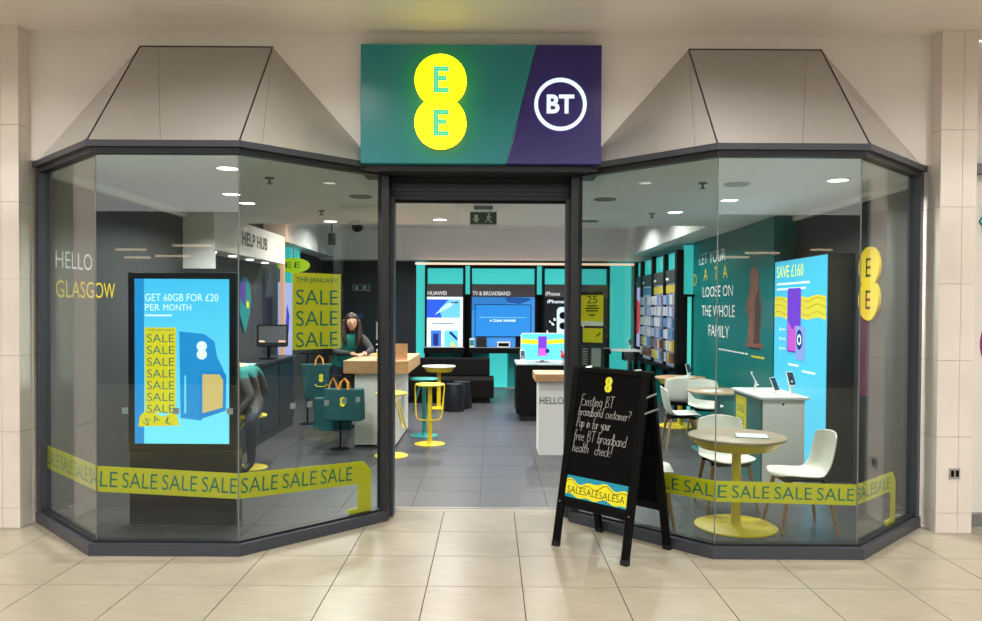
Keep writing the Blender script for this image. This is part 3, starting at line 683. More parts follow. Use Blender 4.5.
# yellow logo on the right wall
el = thing('wall_logo', 'yellow EE double-disc logo on the charcoal right wall', 'logo', (3.65, 7.525, 1.65))
FE = Fr((3.66, 7.525, 0), (0, -1, 0))
e0 = MB().fprism(FE, logo_outline(0, 2.003, .2, .31), .001, .03).build('logo_disc', mat('logo_yellow_paint', (236, 205, 40), .4), el)
for dz in (.155, -.155): ftext(MB(), FE, 'E', -.045, 2.003+dz-.09, .1, .18, .0315).build('logo_letter', BLACK_TXT, e0)

# ------------------------------------------------------------------ chairs and tables
def make_chair(label, loc, rz):
    t = thing('shell_chair', label, 'chair', loc, rz, 'white shell chairs at the round tables')
    prof = [(.225, .425, .34), (.20, .445, .42), (.08, .44, .45), (-.08, .43, .45), (-.16, .445, .43), (-.20, .50, .41), (-.222, .59, .42), (-.24, .69, .42), (-.252, .76, .40), (-.257, .79, .33)]
    mb = MB(); n = 7; vs = []
    for k, (x, z, w) in enumerate(prof):
        for i in range(n):
            s = (i/(n-1)-.5)*2; e = abs(s)**2.5
            if k <= 3: vs.append((x-.02*e*(k == 0), s*w/2, z+.022*e))
            else: vs.append((x+.05*e, s*w/2, z+.02*e*(k < 6)-.03*e*(k == len(prof)-1)))
    mb.add(vs, [(k*n+i, k*n+i+1, (k+1)*n+i+1, (k+1)*n+i) for k in range(len(prof)-1) for i in range(n-1)])
    o = mb.build('seat_shell', WHITE, t, smooth=True, world=False)
    so_ = o.modifiers.new('solid', 'SOLIDIFY'); so_.thickness = .014; so_.offset = 0
    sb = o.modifiers.new('sub', 'SUBSURF'); sb.levels = 1; sb.render_levels = 2
    MB().box(-.15, .15, -.15, .15, .405, .42).box(-.17, -.13, -.17, .17, .39, .415).box(.12, .16, -.17, .17, .39, .415).build('underframe', BLACK, t, world=False)
    for sx in (-1, 1):
        for sy in (-1, 1):
            MB().tube([(sx*.215, sy*.215, .006), (sx*.15, sy*.155, .40)], [.012, .018], 8).build('leg', BEECH, t, smooth=True, world=False)
    return t
ch = make_chair('white shell chair at the right of the front yellow table, back against the cyan poster', (2.475, 6.22, 0), math.pi)
def chair(label, x, y, deg): return copy_tree(ch, None, label, (x, y, 0), math.radians(deg))
chair('white shell chair behind the front yellow table, facing the window', 2.08, 6.87, -90)
chair('white shell chair half hidden behind the sandwich board', 1.27, 6.36, -8)
chair('white shell chair left of the teal table, seen from the side', 2.38, 9.72, -4)
chair('white shell chair on the far side of the teal table', 2.90, 10.52, -95)
chair('white shell chair with its back turned at the rear yellow table', 2.70, 11.12, 75)
def make_table(label, loc, r, h, skin_, top=OAK_TOP, br=None):
    t = thing('round_table', label, 'table', loc, 0, 'round pedestal tables'); br = br or r*.85
    MB().lathe([(r-.02, h-.028), (r, h-.02), (r, h-.003), (r-.004, h)], k=40).build('table_top', top, t, smooth=True, world=False)
    MB().lathe([(.06, h-.105), (r*.70, h-.105), (r*.76, h-.10), (r-.025, h-.028)], k=40).build('apron', skin_, t, smooth=True, world=False)
    MB().lathe([(.036, .02), (.036, h-.105)], k=20).build('column', skin_, t, smooth=True, world=False)
    MB().lathe([(br, .006), (br, .014), (br-.012, .02), (.05, .026), (.036, .04)], k=40).build('base_plate', skin_, t, smooth=True, world=False)
    return t
make_table('round table with yellow pedestal nearest the window in the right bay', (1.975, 6.245, 0), .382, .74, YELLOW)
make_table('round table with teal pedestal beside the white desk', (2.83, 9.72, 0), .37, .74, TEAL)
make_table('round oak table with yellow pedestal at the rear right', (2.82, 11.6, 0), .37, .74, YELLOW, OAK)
make_table('small yellow pedestal table in front of the charcoal sofa', (-.90, 13.55, 0), .29, .745, YELLOW, mat('pale_top', (196, 190, 176), .35), .19)
PAPER = mat('white_paper', (222, 226, 226), .5)
def flat(name, label, cat, x, y, z, w, d, rz, m=PAPER, edge=None, h=.006):
    t = thing(name, label, cat, (x, y, z), math.radians(rz))
    MB().box(-w/2, w/2, -d/2, d/2, .0005, h).build('sheet', m, t, world=False)
    if edge: MB().box(-w/2-.008, w/2+.008, -d/2-.008, d/2+.008, .0002, h*.6).build('backing', edge, t, world=False)
    return t
flat('clipboard', 'white sheet on a teal board on the front yellow table', 'clipboard', 2.08, 6.20, .74, .24, .20, -14, PAPER, TEAL)
flat('leaflet', 'white leaflet lying on the teal table', 'leaflet', 2.72, 9.62, .74, .24, .17, 20)
flat('leaflet', 'white leaflet lying on the rear oak table', 'leaflet', 2.86, 11.5, .74, .26, .18, 10)

# ------------------------------------------------------------------ white desk with phones
dk = thing('display_desk', 'white topped display desk with a teal side by the cyan poster', 'desk', (3.0, 8.1, 0))
MB().box(2.64, 3.12, 7.62, 8.55, .865, .893).build('desk_top', WHITE_DESK, dk, bevel=.005)
MB().box(2.675, 3.08, 7.64, 7.67, .006, .865).build('end_panel', WHITE_DESK, dk)
MB().box(2.665, 2.69, 7.675, 8.53, .006, .865).build('side_panel', mat('desk_teal', (10, 110, 112), .35), dk)
MB().box(2.70, 3.08, 8.50, 8.53, .006, .865).build('end_panel', WHITE_DESK, dk)
FK = Fr((2.665, 8.53, 0), (0, -1, 0))
dp = MB().fbox(FK, .09, .42, .35, .83, .001, .004).build('desk_poster', VINYL_Y, dk)
for q in range(3): ftext(MB(), FK, 'SALE', .13, .66-q*.12, .25, .085, .006).build('lettering', VINYL_TXT, dp)
MB().fdisc(Fr((3.0, 7.64, 0), (1, 0, 0)), -.13, .82, .012, 0, .004, 12).build('cable_port', BLACK, dk)
def phone_stand(label, x, y, z, rz, tall=.16, m=WHITE):
    t = thing('phone_stand', label, 'phone stand', (x, y, z), math.radians(rz), 'phones on display stands')
    MB().box(-.05, .05, -.045, .045, .0005, .012).build('base', WHITE, t, world=False)
    MB().tube([(0, .02, .012), (0, .0, tall*.7)], .013, 8).build('neck', WHITE, t, world=False)
    F = Fr((0, -.01, tall*.55), (1, 0, 0), (0, .45, .9))
    p = MB().fbox(F, -.038, .038, -.02, .13, -.005, .005).build('phone', m, t, world=False, bevel=.004)
    MB().fbox(F, -.034, .034, -.013, .123, .005, .0058).build('phone_screen', lit('phone_screen', (60, 90, 120), .25), p, world=False)
    return t
phone_stand('white phone stand at the left corner of the white desk', 2.76, 8.10, .893, 60)
phone_stand('white phone stand in the middle of the white desk', 2.87, 7.85, .893, 30, .10)
phone_stand('tall white phone stand beside the cyan poster on the white desk', 3.03, 7.85, .893, 10, .20)

# ------------------------------------------------------------------ stools
def make_stool(label, loc, rz, h, m):
    t = thing('bar_stool', label, 'stool', loc, rz, 'bar stools near the counter')
    MB().lathe([(.17, h-.028), (.185, h-.022), (.19, h-.008), (.18, h), (.1, h-.006)], k=32).build('seat', m, t, smooth=True, world=False)
    MB().lathe([(.028, .02), (.028, h-.028)], k=16).build('column', m, t, smooth=True, world=False)
    MB().lathe([(.195, .006), (.195, .013), (.18, .018), (.04, .024), (.03, .05)], k=36).build('base_plate', m, t, smooth=True, world=False)
    pts = [(.02, -.185, h-.018), (.05, -.183, h-.06), (.13, -.165, .42), (.145, -.15, .36), (.15, -.12, .335), (.152, 0, .33), (.15, .12, .335), (.145, .15, .36), (.13, .165, .42), (.05, .183, h-.06), (.02, .185, h-.018)]
    MB().tube(pts, .0095, 8).build('footrest', m, t, smooth=True, world=False)
    return t
make_stool('yellow bar stool in the middle of the doorway view', (-.775, 9.96, 0), math.radians(-90), .78, YELLOW)
make_stool('teal bar stool standing behind the yellow one', (-.905, 10.62, 0), math.radians(185), .79, TEAL)
make_stool('yellow bar stool by the white counter, partly behind the door frame', (-1.165, 9.15, 0), math.radians(15), .755, YELLOW)
make_stool('low yellow stool under the customer at the help desk', (-2.61, 8.42, 0), math.radians(200), .585, YELLOW)
def make_pouf(label, loc):
    t = thing('pouf_stool', label, 'stool', loc, 0, 'black tapered stools by the sofa')
    MB().lathe([(.17, .006), (.178, .02), (.15, .40), (.145, .44)], k=28).build('body', mat('black_plastic', (16, 19, 24), .4), t, smooth=True, world=False)
    MB().lathe([(.145, .44), (.152, .45), (.15, .465), (.1, .47)], k=28).build('seat', mat('black_plastic', (16, 19, 24), .4), t, smooth=True, world=False)
make_pouf('black tapered stool in front of the sofa, nearer one', (-.62, 13.2, 0)); make_pouf('black tapered stool half hidden behind another stool by the sofa', (-.50, 13.62, 0))

# ------------------------------------------------------------------ white counter, greeting podium, black table
ct = thing('service_counter', 'white service counter with a thick oak top left of the doorway', 'counter', (-1.45, 10.5, 0))
MB().box(-1.83, -1.03, 9.68, 11.36, .925, 1.085).build('counter_top', OAK, ct, bevel=.004)
MB().box(-1.70, -1.185, 9.75, 11.2, .03, .925).build('body', WHITE_DESK, ct)
MB().box(-1.68, -1.20, 9.77, 11.18, .006, .03).build('kick_plate', BLACK_MATT, ct)
MB().box(-1.82, -1.705, 9.8, 11.2, .72, .925).build('dark_panel', NAVY_WALL, ct)  # dark panel filling the gap under the counter top
bc = thing('card_holder', 'beige upright card box on the counter end', 'holder', (-1.14, 9.86, 1.085))
MB().box(-1.26, -1.06, 9.92, 9.94, 1.086, 1.29).build('back_board', OAK, bc); MB().box(-1.26, -1.06, 9.82, 9.94, 1.0855, 1.10).build('base', OAK, bc)
bt = thing('sanitiser_bottle', 'clear pump bottle with a yellow label on the counter', 'bottle', (-1.40, 9.78, 1.085))
MB().lathe([(.035, .0005), (.038, .02), (.038, .13), (.015, .155), (.013, .17)], (-1.40, 9.78, 1.085), 16).build('bottle', mat('clear_plastic', (190, 200, 205), .2), bt, smooth=True)
MB().lathe([(.0388, .04), (.0388, .1)], (-1.40, 9.78, 1.085), 16).build('label', VINYL_Y, bt, smooth=True)
MB().tube([(-1.40, 9.78, 1.25), (-1.40, 9.78, 1.285), (-1.44, 9.78, 1.285)], .008, 6).build('pump', WHITE, bt)
hp = thing('greeting_podium', 'white podium with an oak top lettered HELLO right of the doorway', 'podium', (.85, 9.5, 0))
MB().box(.525, 1.2, 9.17, 9.78, .885, .975).build('podium_top', OAK, hp, bevel=.004)
h0 = MB().box(.575, 1.16, 9.24, 9.74, .006, .885).build('body', WHITE_DESK, hp)
ftext(MB(), Fr((0, 9.24, 0), (1, 0, 0)), 'HELLO', .583, .615, .282, .082, .003, off=-.006).build('lettering', BLACK_TXT, h0)
bk = thing('display_table', 'black block display table with pink underlight behind the HELLO podium', 'table', (1.0, 12.4, 0))
MB().box(.40, 1.5, 12.0, 13.0, .12, .875).build('body', BLACK, bk, bevel=.004)
MB().box(.47, 1.43, 12.07, 12.93, .006, .12).build('plinth', BLACK_MATT, bk)
MB().box(.39, 1.51, 11.99, 13.01, .875, .893).build('table_top', mat('pale_worktop', (150, 160, 165), .3), bk)
MB().box(.475, .485, 12.1, 12.9, .10, .115).box(.5, 1.4, 12.075, 12.085, .10, .115).build('underlight', lit('pink_led', (255, 150, 230), 30.0), bk)
ts = thing('table_screen', 'landscape cyan screen with a yellow ribbon on the black table', 'display screen', (.83, 12.32, .893))
FQ = Fr((.82, 12.3, 0), (1, 0, 0))
MB().fprism(FQ, [(-.35, .93), (.35, .93), (.35, 1.33), (.32, 1.36), (-.32, 1.36), (-.35, 1.33)], -.05, 0).build('casing', mat('screen_case', (200, 205, 210), .4), ts)
q0 = MB().fprism(FQ, [(-.335, .94), (.335, .94), (.335, 1.32), (.31, 1.35), (-.31, 1.35), (-.335, 1.32)], 0, .003).build('screen', PB, ts)
MB().fprism(FQ, [(-.335, 1.19), (0, 1.18), (.335, 1.2), (.335, 1.27), (0, 1.25), (-.335, 1.27)], .003, .004).build('screen_ribbon', PY, q0)
MB().fbox(FQ, -.075, .06, 1.0, 1.31, .004, .006).build('screen_phone', PP, q0); MB().fbox(FQ, -.06, .05, 1.0, 1.12, .006, .007).build('screen_phone', PM, q0)
MB().fdisc(FQ, .07, 1.08, .035, .007, .008, 16).build('screen_phone_camera', PN, q0)
MB().box(.72, .92, 12.26, 12.45, .8935, .905).box(.79, .85, 12.36, 12.40, .905, .95).build('foot', GREY_PL, ts)
phone_stand('phone stand at the left corner of the black table', .50, 12.15, .893, 10, .15)
rv = thing('table_ornament', 'small red bird-shaped ornament at the right of the black table', 'ornament', (1.12, 12.12, .893))
MB().lathe([(.03, .0005), (.03, .01), (.008, .02), (.008, .09)], (1.12, 12.12, .893), 12).build('stand', GREY_PL, rv)
MB().ball((1.12, 12.12, 1.015), .04, .03, .045).build('body', mat('red_plastic', (190, 30, 30), .4), rv, smooth=True)
MB().tube([(1.12, 12.12, 1.04), (1.09, 12.12, 1.10), (1.07, 12.12, 1.09)], [.02, .014, .003], 8).build('head', mat('red_plastic', (190, 30, 30), .4), rv)

# ------------------------------------------------------------------ sofa
sf = thing('sofa', 'low charcoal sofa against the rear wall displays', 'sofa', (-.9, 14.6, 0))
MB().box(-1.75, .06, 14.2, 15.05, .10, .45).build('seat_base', SOFA, sf, bevel=.03)
MB().prism([(-1.75, 14.85), (-.02, 14.85), (-.02, 15.1), (-1.75, 15.1)], .45, .79).build('backrest', SOFA, sf, bevel=.025)
MB().box(-1.7, -.02, 14.28, 15.0, .006, .10).build('plinth', BLACK_MATT, sf)

# ------------------------------------------------------------------ rear display bays
TGLOW = lit('teal_backlight', (66, 204, 200), .85)
BAYM = mat('bay_header_grey', (66, 62, 64), .5)
def rear_bay(label, x0, x1, title, tw_, name='display_bay'):
    r = thing(name, label, 'display unit', ((x0+x1)/2, 16.8, 0), 0, 'display bays on the rear wall')
    for x in (x0, x1-.04): MB().box(x, x+.04, 16.58, 16.97, .006, 2.65).build('upright', BLACK, r)
    MB().box(x0+.04, x1-.04, 16.58, 16.97, 2.60, 2.65).build('top_rail', BLACK, r)
    MB().box(x0+.04, x1-.04, 16.85, 16.86, 2.27, 2.60).build('teal_infill', TGLOW, r)
    MB().box(x0+.04, x1-.04, 16.68, 16.85, 2.25, 2.262).build('infill_ledge', TEAL_LIT, r)
    hd = MB().box(x0+.04, x1-.04, 16.6, 16.85, 1.99, 2.25).build('header', BAYM, r)
    ftext(MB(), Fr((x0, 16.6, 0), (1, 0, 0)), title, .06, 2.02, tw_, .085, .004).build('lettering', lit('header_white_glow', (240, 240, 240), .9), hd)  # header letters given a glow of their own to read brighter
    sh = MB().box(x0, x1, 16.35, 16.9, .80, .915).build('shelf', BLACK, r)
    MB().box(x0+.005, x1-.005, 16.36, 16.88, .915, .921).build('shelf_top', mat('pale_worktop', (150, 160, 165), .3), sh)
    return r
FB = Fr((0, 16.62, 0), (1, 0, 0))
r1 = rear_bay('rear display bay headed HUAWEI with a white phone poster', -1.408, -.559, 'HUAWEI', .40)
hw = MB().fbox(FB, -1.365, -.60, .925, 1.985, -.03, .0).build('poster_panel', lit('poster_bright_white', (235, 242, 250), 1.0), r1)
MB().fbox(FB, -1.365, -.66, 1.54, 1.93, .001, .003).build('poster_picture', lit('poster_deep_blue', (40, 90, 235), 1.0), hw)
MB().fprism(FB, [(-1.05, 1.54), (-.66, 1.54), (-.66, 1.93), (-.9, 1.93), (-1.1, 1.72)], .003, .004).build('poster_picture', lit('poster_sky', (110, 200, 245), 1.0), hw)
MB().fprism(FB, [(-1.2, 1.6), (-.85, 1.78), (-.75, 1.92), (-1.0, 1.8)], .004, .005).build('poster_picture', lit('poster_ice', (190, 230, 255), 1.0), hw)
MB().fbox(FB, -.86, -.70, 1.85, 1.88, .004, .005).build('poster_mark', BLACK_TXT, hw)
MB().fbox(FB, -1.25, -.78, 1.40, 1.43, .001, .002).build('small_print', lit('poster_grey', (150, 170, 190), .9), hw)
for a, c, m_ in ((-1.28, -1.06, (60, 120, 215)), (-.99, -.70, (110, 210, 240))): MB().fbox(FB, a, c, .93, 1.27, .001, .003).build('poster_picture', lit('poster_tint_%d' % m_[0], m_, 1.0), hw)
MB().fprism(FB, [(-.9, 1.22), (-.72, 1.05), (-.72, 1.12), (-.85, 1.25)], .003, .004).build('poster_picture', PN, hw)
MB().fbox(FB, -1.23, -1.12, .94, 1.2, .003, .004).build('poster_picture', PN, hw)
MB().fprism(FB, [(-.87, .925), (-.75, .925), (-.79, 1.02), (-.84, 1.03)], .003, .004).build('poster_picture', SCR, hw)
r2 = rear_bay('wide rear display bay headed TV and BROADBAND with a blue television', -.452, .971, 'TV & BROADBAND', .80)
tv = MB().fbox(FB, -.41, .93, .925, 1.985, -.03, 0).build('poster_panel', lit('panel_blue', (70, 150, 232), .75), r2)
MB().fprism(FB, [(-.41, 1.7), (.3, 1.75), (.4, 1.985), (-.41, 1.985)], .0, .002).build('poster_picture', lit('panel_mid', (50, 128, 205), .75), tv)
MB().fprism(FB, [(.35, 1.87), (.6, 1.84), (.86, 1.93), (.8, 1.97), (.3, 1.985)], .002, .003).build('poster_picture', lit('panel_dark', (30, 90, 165), .7), tv)
t2 = MB().fbox(FB, -.345, .855, 1.13, 1.83, .002, .04).build('television', BLACK, r2, bevel=.004)
t3 = MB().fbox(FB, -.33, .84, 1.15, 1.815, .04, .043).build('television_screen', lit('tv_blue', (40, 140, 225), .85), t2)
ftext(MB(), FB, 'A CLEAR WINNER', -.03, 1.46, .56, .05, .045).build('screen_lettering', SWH, t2)
MB().fbox(FB, -.25, .75, 1.545, 1.56, .043, .045).build('screen_small_print', lit('screen_pale', (120, 200, 240), .9), t2)
r3 = rear_bay('rear display bay headed iPhone with a black and white poster', 1.098, 2.521, 'iPhone', .30)
ip = MB().fbox(FB, 1.14, 2.48, .925, 1.985, -.03, 0).build('poster_panel', lit('poster_near_black', (14, 14, 22), 1.0), r3)
ftext(MB(), FB, 'iPhone 11', 1.20, 1.86, .50, .075, .002).build('lettering', PW, ip)
spl = MB()
for k in range(70):
    a = random.uniform(0, 6.28); r_ = random.uniform(.05, .42); x = 1.55+r_*math.cos(a); z = 1.4+r_*math.sin(a)
    if 1.16 < x < 2.46 and .95 < z < 1.83: spl.fprism(FB, [(x, z), (x+random.uniform(.02, .05), z+random.uniform(-.02, .02)), (x+random.uniform(.0, .03), z+random.uniform(.03, .07))], .001, .003)
tag(spl.build('poster_splash', PW, ip), kind='stuff')
MB().fprism(FB, [(1.40, .93), (1.9, .93), (1.9, 1.72), (1.85, 1.78), (1.45, 1.78), (1.40, 1.72)], .003, .006).build('phone_picture', lit('poster_pearl', (205, 225, 240), 1.0), ip)
for z in (1.60, 1.38): MB().fdisc(FB, 1.53, z, .075, .006, .008, 20).build('phone_camera', BLACK, ip)
for x0, x1 in ((-.555, -.46), (.98, 1.09)):
    o = MB().box(x0, x1, 16.90, 16.92, 2.05, 2.66).build('light_panel', TGLOW); tag(o, 'narrow teal light strip between the rear bays, %s' % ('left of the TV bay' if x0 < 0 else 'right of the TV bay'), 'light strip')
    o = MB().box(x0, x1, 16.90, 16.92, .03, 2.05).build('filler_panel', BLACK); tag(o, 'black filler panel between the rear bays, %s' % ('left of the TV bay' if x0 < 0 else 'right of the TV bay'), 'panel')
o = MB().box(-1.62, -1.42, 16.90, 16.935, .035, 2.74).build('light_panel', TGLOW); tag(o, 'tall teal light strip left of the first rear bay', 'light strip')
o = MB().box(-.03, .36, 16.90, 16.935, .035, .78).build('light_panel', TGLOW); tag(o, 'low teal light panel beside the sofa end', 'light strip')
o = MB().box(2.55, 3.03, 16.90, 16.935, .035, 2.74).build('light_panel', TGLOW); tag(o, 'teal light panel in the rear right corner', 'light strip')
def box_thing(name, label, cat, x, y, z, w, d, h, m, detail=None):
    t = thing(name, label, cat, (x, y, z))
    MB().box(x-w/2, x+w/2, y-d/2, y+d/2, z+.0005, z+h).build('body', m, t, bevel=.006)
    if detail: MB().box(x-w*.4, x+w*.4, y-d/2-.004, y-d/2-.001, z+h*.2, z+h*.8).build('front', detail, t)
    return t
box_thing('jar', 'small white canister on the shelf left of the television', 'canister', -.40, 16.5, .921, .10, .1, .19, WHITE, TEAL)
box_thing('speaker', 'dark boxy speaker on the shelf under the television', 'speaker', -.20, 16.5, .921, .22, .16, .21, mat('speaker_brown', (34, 26, 24), .7), BLACK_MATT)
box_thing('set_top_box', 'white set-top box with dark front on the television shelf', 'set-top box', .27, 16.5, .921, .27, .16, .12, WHITE, BLACK)
box_thing('router', 'black angular router on the television shelf', 'router', .62, 16.5, .921, .2, .1, .24, BLACK)
cv = MB().box(-1.6, 3.0, 16.40, 16.47, 2.66, 2.70).build('cove_light', lit('cove_warm', (255, 206, 176), 1.2)); tag(cv, 'long warm cove light along the top of the rear bays', 'light strip')
# door and exit signs in the dark rear wall
rd = tag(thing('door_2', 'dark navy door in the rear left wall with a pale pull handle', 'door', (-2.75, 16.97, 0)), kind='structure')
MB().box(-3.25, -2.3, 16.955, 16.998, .006, 2.05).build('leaf', mat('navy_door', (20, 30, 42), .4), rd)
MB().tube([(-2.467, 16.9, 1.05), (-2.467, 16.9, 1.44)], .022, 8).tube([(-2.467, 16.9, 1.12), (-2.467, 16.955, 1.12)], .012, 6).tube([(-2.467, 16.9, 1.37), (-2.467, 16.955, 1.37)], .012, 6).build('handle', WHITE, rd)
MB().box(-2.92, -2.78, 16.94, 16.955, 1.5, 1.62).build('door_sign', mat('sign_blue', (40, 70, 110), .5), rd)
def exit_sign(label, x, y, z, w, h, drop=None, face=(70, 84, 76)):
    t = thing('exit_sign', label, 'exit sign', (x, y, z)); F = Fr((x, y-.012, z), (1, 0, 0))
    p = MB().fbox(F, -w/2, w/2, 0, h, -.02, 0).build('panel', mat('exit_face_%d' % face[0], face, .4), t)
    mk = mat('exit_pictogram', (185, 205, 190), .5)
    b = MB().fprism(F, [(-w*.33, h*.75), (-w*.20, h*.75), (-w*.20, h*.45), (-w*.13, h*.45), (-w*.265, h*.15), (-w*.40, h*.45), (-w*.33, h*.45)], .001, .002)
    b.build('arrow', mk, p)
    b = MB().fdisc(F, w*.20, h*.80, h*.09, .001, .002, 10).fprism(F, [(w*.10, h*.5), (w*.14, h*.68), (w*.24, h*.70), (w*.32, h*.55), (w*.30, h*.52), (w*.23, h*.6), (w*.22, h*.42), (w*.31, h*.25), (w*.28, h*.14), (w*.24, h*.16), (w*.26, h*.24), (w*.16, h*.36), (w*.10, h*.2), (w*.04, h*.2), (w*.05, h*.25), (w*.09, h*.27), (w*.15, h*.45), (w*.16, h*.58), (w*.12, h*.48)], .001, .002)
    b.build('running_figure', mk, p)
    b = MB()
    for a in (-w/2, w/2-.008): b.fbox(F, a, a+.008, 0, h, .001, .002)
    for a in (0, h-.008): b.fbox(F, -w/2, w/2, a, a+.008, .001, .002)
    b.build('border', mk, p)
    if drop:
        MB().box(x-w*.35, x+w*.35, y-.03, y+.03, drop-.035, drop-.001).build('ceiling_mount', GREY_PL, t)
        MB().tube([(x-w*.25, y, z+h), (x-w*.25, y, drop-.03)], .004, 6).tube([(x+w*.25, y, z+h), (x+w*.25, y, drop-.03)], .004, 6).build('rod', GREY_PL, t)
exit_sign('hanging exit sign with arrow and running figure above the doorway view', -.09, 8.62, 2.665, .30, .145, SHOP_CEIL)
exit_sign('green exit sign on the dark rear wall above the door', -2.82, 16.96, 2.11, .37, .125, None, (20, 60, 50))

# ------------------------------------------------------------------ accessory bays along the right wall
PACKS = [mat('pack_lilac', (170, 165, 205), .4), mat('pack_white', (205, 205, 210), .4), mat('pack_blue', (90, 130, 175), .4), mat('pack_brown', (120, 78, 52), .4), mat('pack_yellow', (200, 175, 60), .4)]
ys = [13.13, 14.04, 15.08, 16.19, 16.9]
lab = ['accessory wall bay nearest the teal lettered wall', 'second accessory wall bay from the teal lettered wall', 'third accessory wall bay from the teal lettered wall', 'wall bay with a lilac screen in the rear right corner']
for k in range(4):
    y0, y1 = ys[k], ys[k+1]
    r = thing('accessory_bay', lab[k], 'display unit', (3.3, (y0+y1)/2, 0), 0, 'accessory bays on the right wall')
    F = Fr((3.12, y1, 0), (0, -1, 0)); L = y1-y0
    for a in (0, L-.07): MB().fbox(F, a, a+.07, .006, 2.73, -.5, .02).build('upright', BLACK, r)
    MB().fbox(F, .07, L-.07, 2.43, 2.73, -.06, -.05).build('teal_infill', TGLOW, r)
    MB().fbox(F, .07, L-.07, 2.2, 2.43, -.1, .0).build('header', BAYM, r)
    MB().fbox(F, .1, .3 if k < 3 else .16, 2.26, 2.30, .0005, .003).build('small_print', WHITE_TXT, r)
    if k < 3:
        MB().fbox(F, .07, L-.07, .75, 2.2, -.1, -.02).build('back_panel', lit('accessory_backlight', (180, 180, 210), .5), r)
        MB().fbox(F, .07, L-.07, 2.03, 2.17, -.02, -.005).build('top_strip', PACKS[4] if k < 2 else PACKS[2], r)
        for j in range(6):
            z = 1.83-j*.2; n = 6 if k < 2 else 4
            for i in range(n):
                w = (L-.2)/n; x = .1+i*w
                pk = MB().fbox(F, x+.012, x+w-.012, z, z+.16, -.012, .05)
                pk.build('product_pack', random.choice(PACKS[:3] if j < 4 else PACKS[1:5]), r)
        MB().fbox(F, .07, L-.07, .70, .75, -.1, .12).build('shelf', BLACK, r)
    else:
        s_ = MB().fbox(F, .07, L-.07, .95, 2.2, -.1, -.02).build('screen', lit('lilac_screen', (200, 190, 245), .8), r)
        MB().fprism(F, [(.1, 1.2), (.35, 1.25), (.45, 1.6), (.4, 1.9), (.1, 1.95)], -.02, -.015).build('screen_picture', lit('screen_red', (230, 60, 70), .8), r)
    MB().fbox(F, .07, L-.07, .006, .68, -.1, -.05).build('lower_panel', TEAL_WALL, r)
o = MB().box(3.10, 3.215, 13.04, 13.12, .006, 2.74).build('end_gable', BLACK); tag(o, 'black gable end of the accessory bays', 'panel')
o = MB().box(3.225, 3.385, 13.09, 13.12, 2.0, 2.82).build('light_panel', TGLOW); tag(o, 'upper teal light strip at the end of the lettered wall', 'light strip')
o = MB().box(3.30, 3.36, 13.09, 13.12, .05, 1.955).build('light_panel', lit('cyan_led', (90, 235, 225), .9)); tag(o, 'thin bright cyan light strip below the black shelf end', 'light strip')
o = MB().box(3.22, 3.388, 13.0, 13.12, 1.957, 1.998).build('shelf_end', BLACK); tag(o, 'small black shelf end at the edge of the lettered wall', 'shelf')
hs = thing('corner_shelf', 'white rounded corner shelf on a black bracket at the rear right', 'shelf', (2.95, 15.95, .85))
pts = [0]+[(2.99-.55*math.sin(a*math.pi/16), 15.95+.35*math.cos(a*math.pi/16)) for a in range(17)]+[0]
MB().prism(pts[1:-1], .89, .925).build('top', WHITE_DESK, hs); MB().box(2.7, 2.985, 15.8, 16.1, .70, .89).build('bracket', BLACK, hs); MB().box(2.80, 2.88, 15.9, 15.98, .006, .70).build('leg', BLACK, hs)
phone_stand('phone stand on the white corner shelf', 2.85, 15.95, .925, 30)
phone_stand('white phone stand on the rear oak table', 2.98, 11.72, .74, 20, .12)

# ------------------------------------------------------------------ help desk on the left
hub = tag(thing('help_portal', 'white portal with a HELP HUB fascia over the help desk', 'portal', (-3.45, 10.9, 0)), kind='structure')
f0 = MB().box(-3.655, -3.30, 9.30, 12.50, 2.43, 2.868).build('fascia', SHOP_WHITE, hub)
FHb = Fr((-3.30, 9.30, 0), (0, 1, 0))
ftext(MB(), FHb, 'HELP HUB', 1.05, 2.57, 1.15, .18, .004, off=.02).build('lettering', mat('hub_teal_print', (0, 84, 84), .5), f0)
MB().box(-3.655, -3.28, 9.26, 9.30, 2.2, 2.868).build('front_panel', SHOP_WHITE, hub)
MB().box(-3.355, -3.30, 12.42, 12.50, .006, 2.43).build('leg', lit('peach_leg_glow', (255, 196, 160), .7), hub)  # leg glows by itself, standing in for orange light falling on it
ol = bpy.data.lights.new('orange_led', 'POINT'); ol.energy = 5.0; ol.color = (1, .36, .12); ol.shadow_soft_size = .05
oo = bpy.data.objects.new('orange_led', ol); COL.objects.link(oo); oo.parent = hub; oo.location = tuple(ROOTM[hub.name] @ V((-3.0, 12.4, 2.66)))
for k in range(4):
    o = MB().lathe([(.05, 2.415), (.05, 2.429)], (-3.46, 9.7+k*.75, 0), 16).build('soffit_light', lit('lamp_white', (255, 250, 240), 6.0), hub)
o = MB().box(-3.44, -3.36, 12.6, 13.2, .9, 2.15).build('wall_screen', lit('lilac_screen2', (190, 195, 250), .8)); tag(o, 'pale lilac lit panel beyond the help portal', 'display screen')
MB().fprism(Fr((-3.36, 12.65, 0), (0, 1, 0)), [(.1, 1.4), (.3, 1.3), (.35, 1.6), (.2, 1.8)], .001, .003).build('panel_picture', lit('panel_violet', (90, 70, 200), .8), o)
o = MB().box(-3.64, -3.50, 13.6, 14.3, 2.0, 2.78).build('light_panel', TGLOW); tag(o, 'teal light panel high on the left wall', 'light strip')
hd = thing('help_desk', 'dark navy help desk along the left wall', 'desk', (-3.2, 10.2, 0))
NAVY_D = mat('navy_desk', (20, 40, 52), .4)
MB().box(-3.42, -2.88, 8.95, 11.55, 1.0, 1.04).build('desk_top', mat('desk_top_dark', (34, 38, 42), .35), hd, bevel=.004)
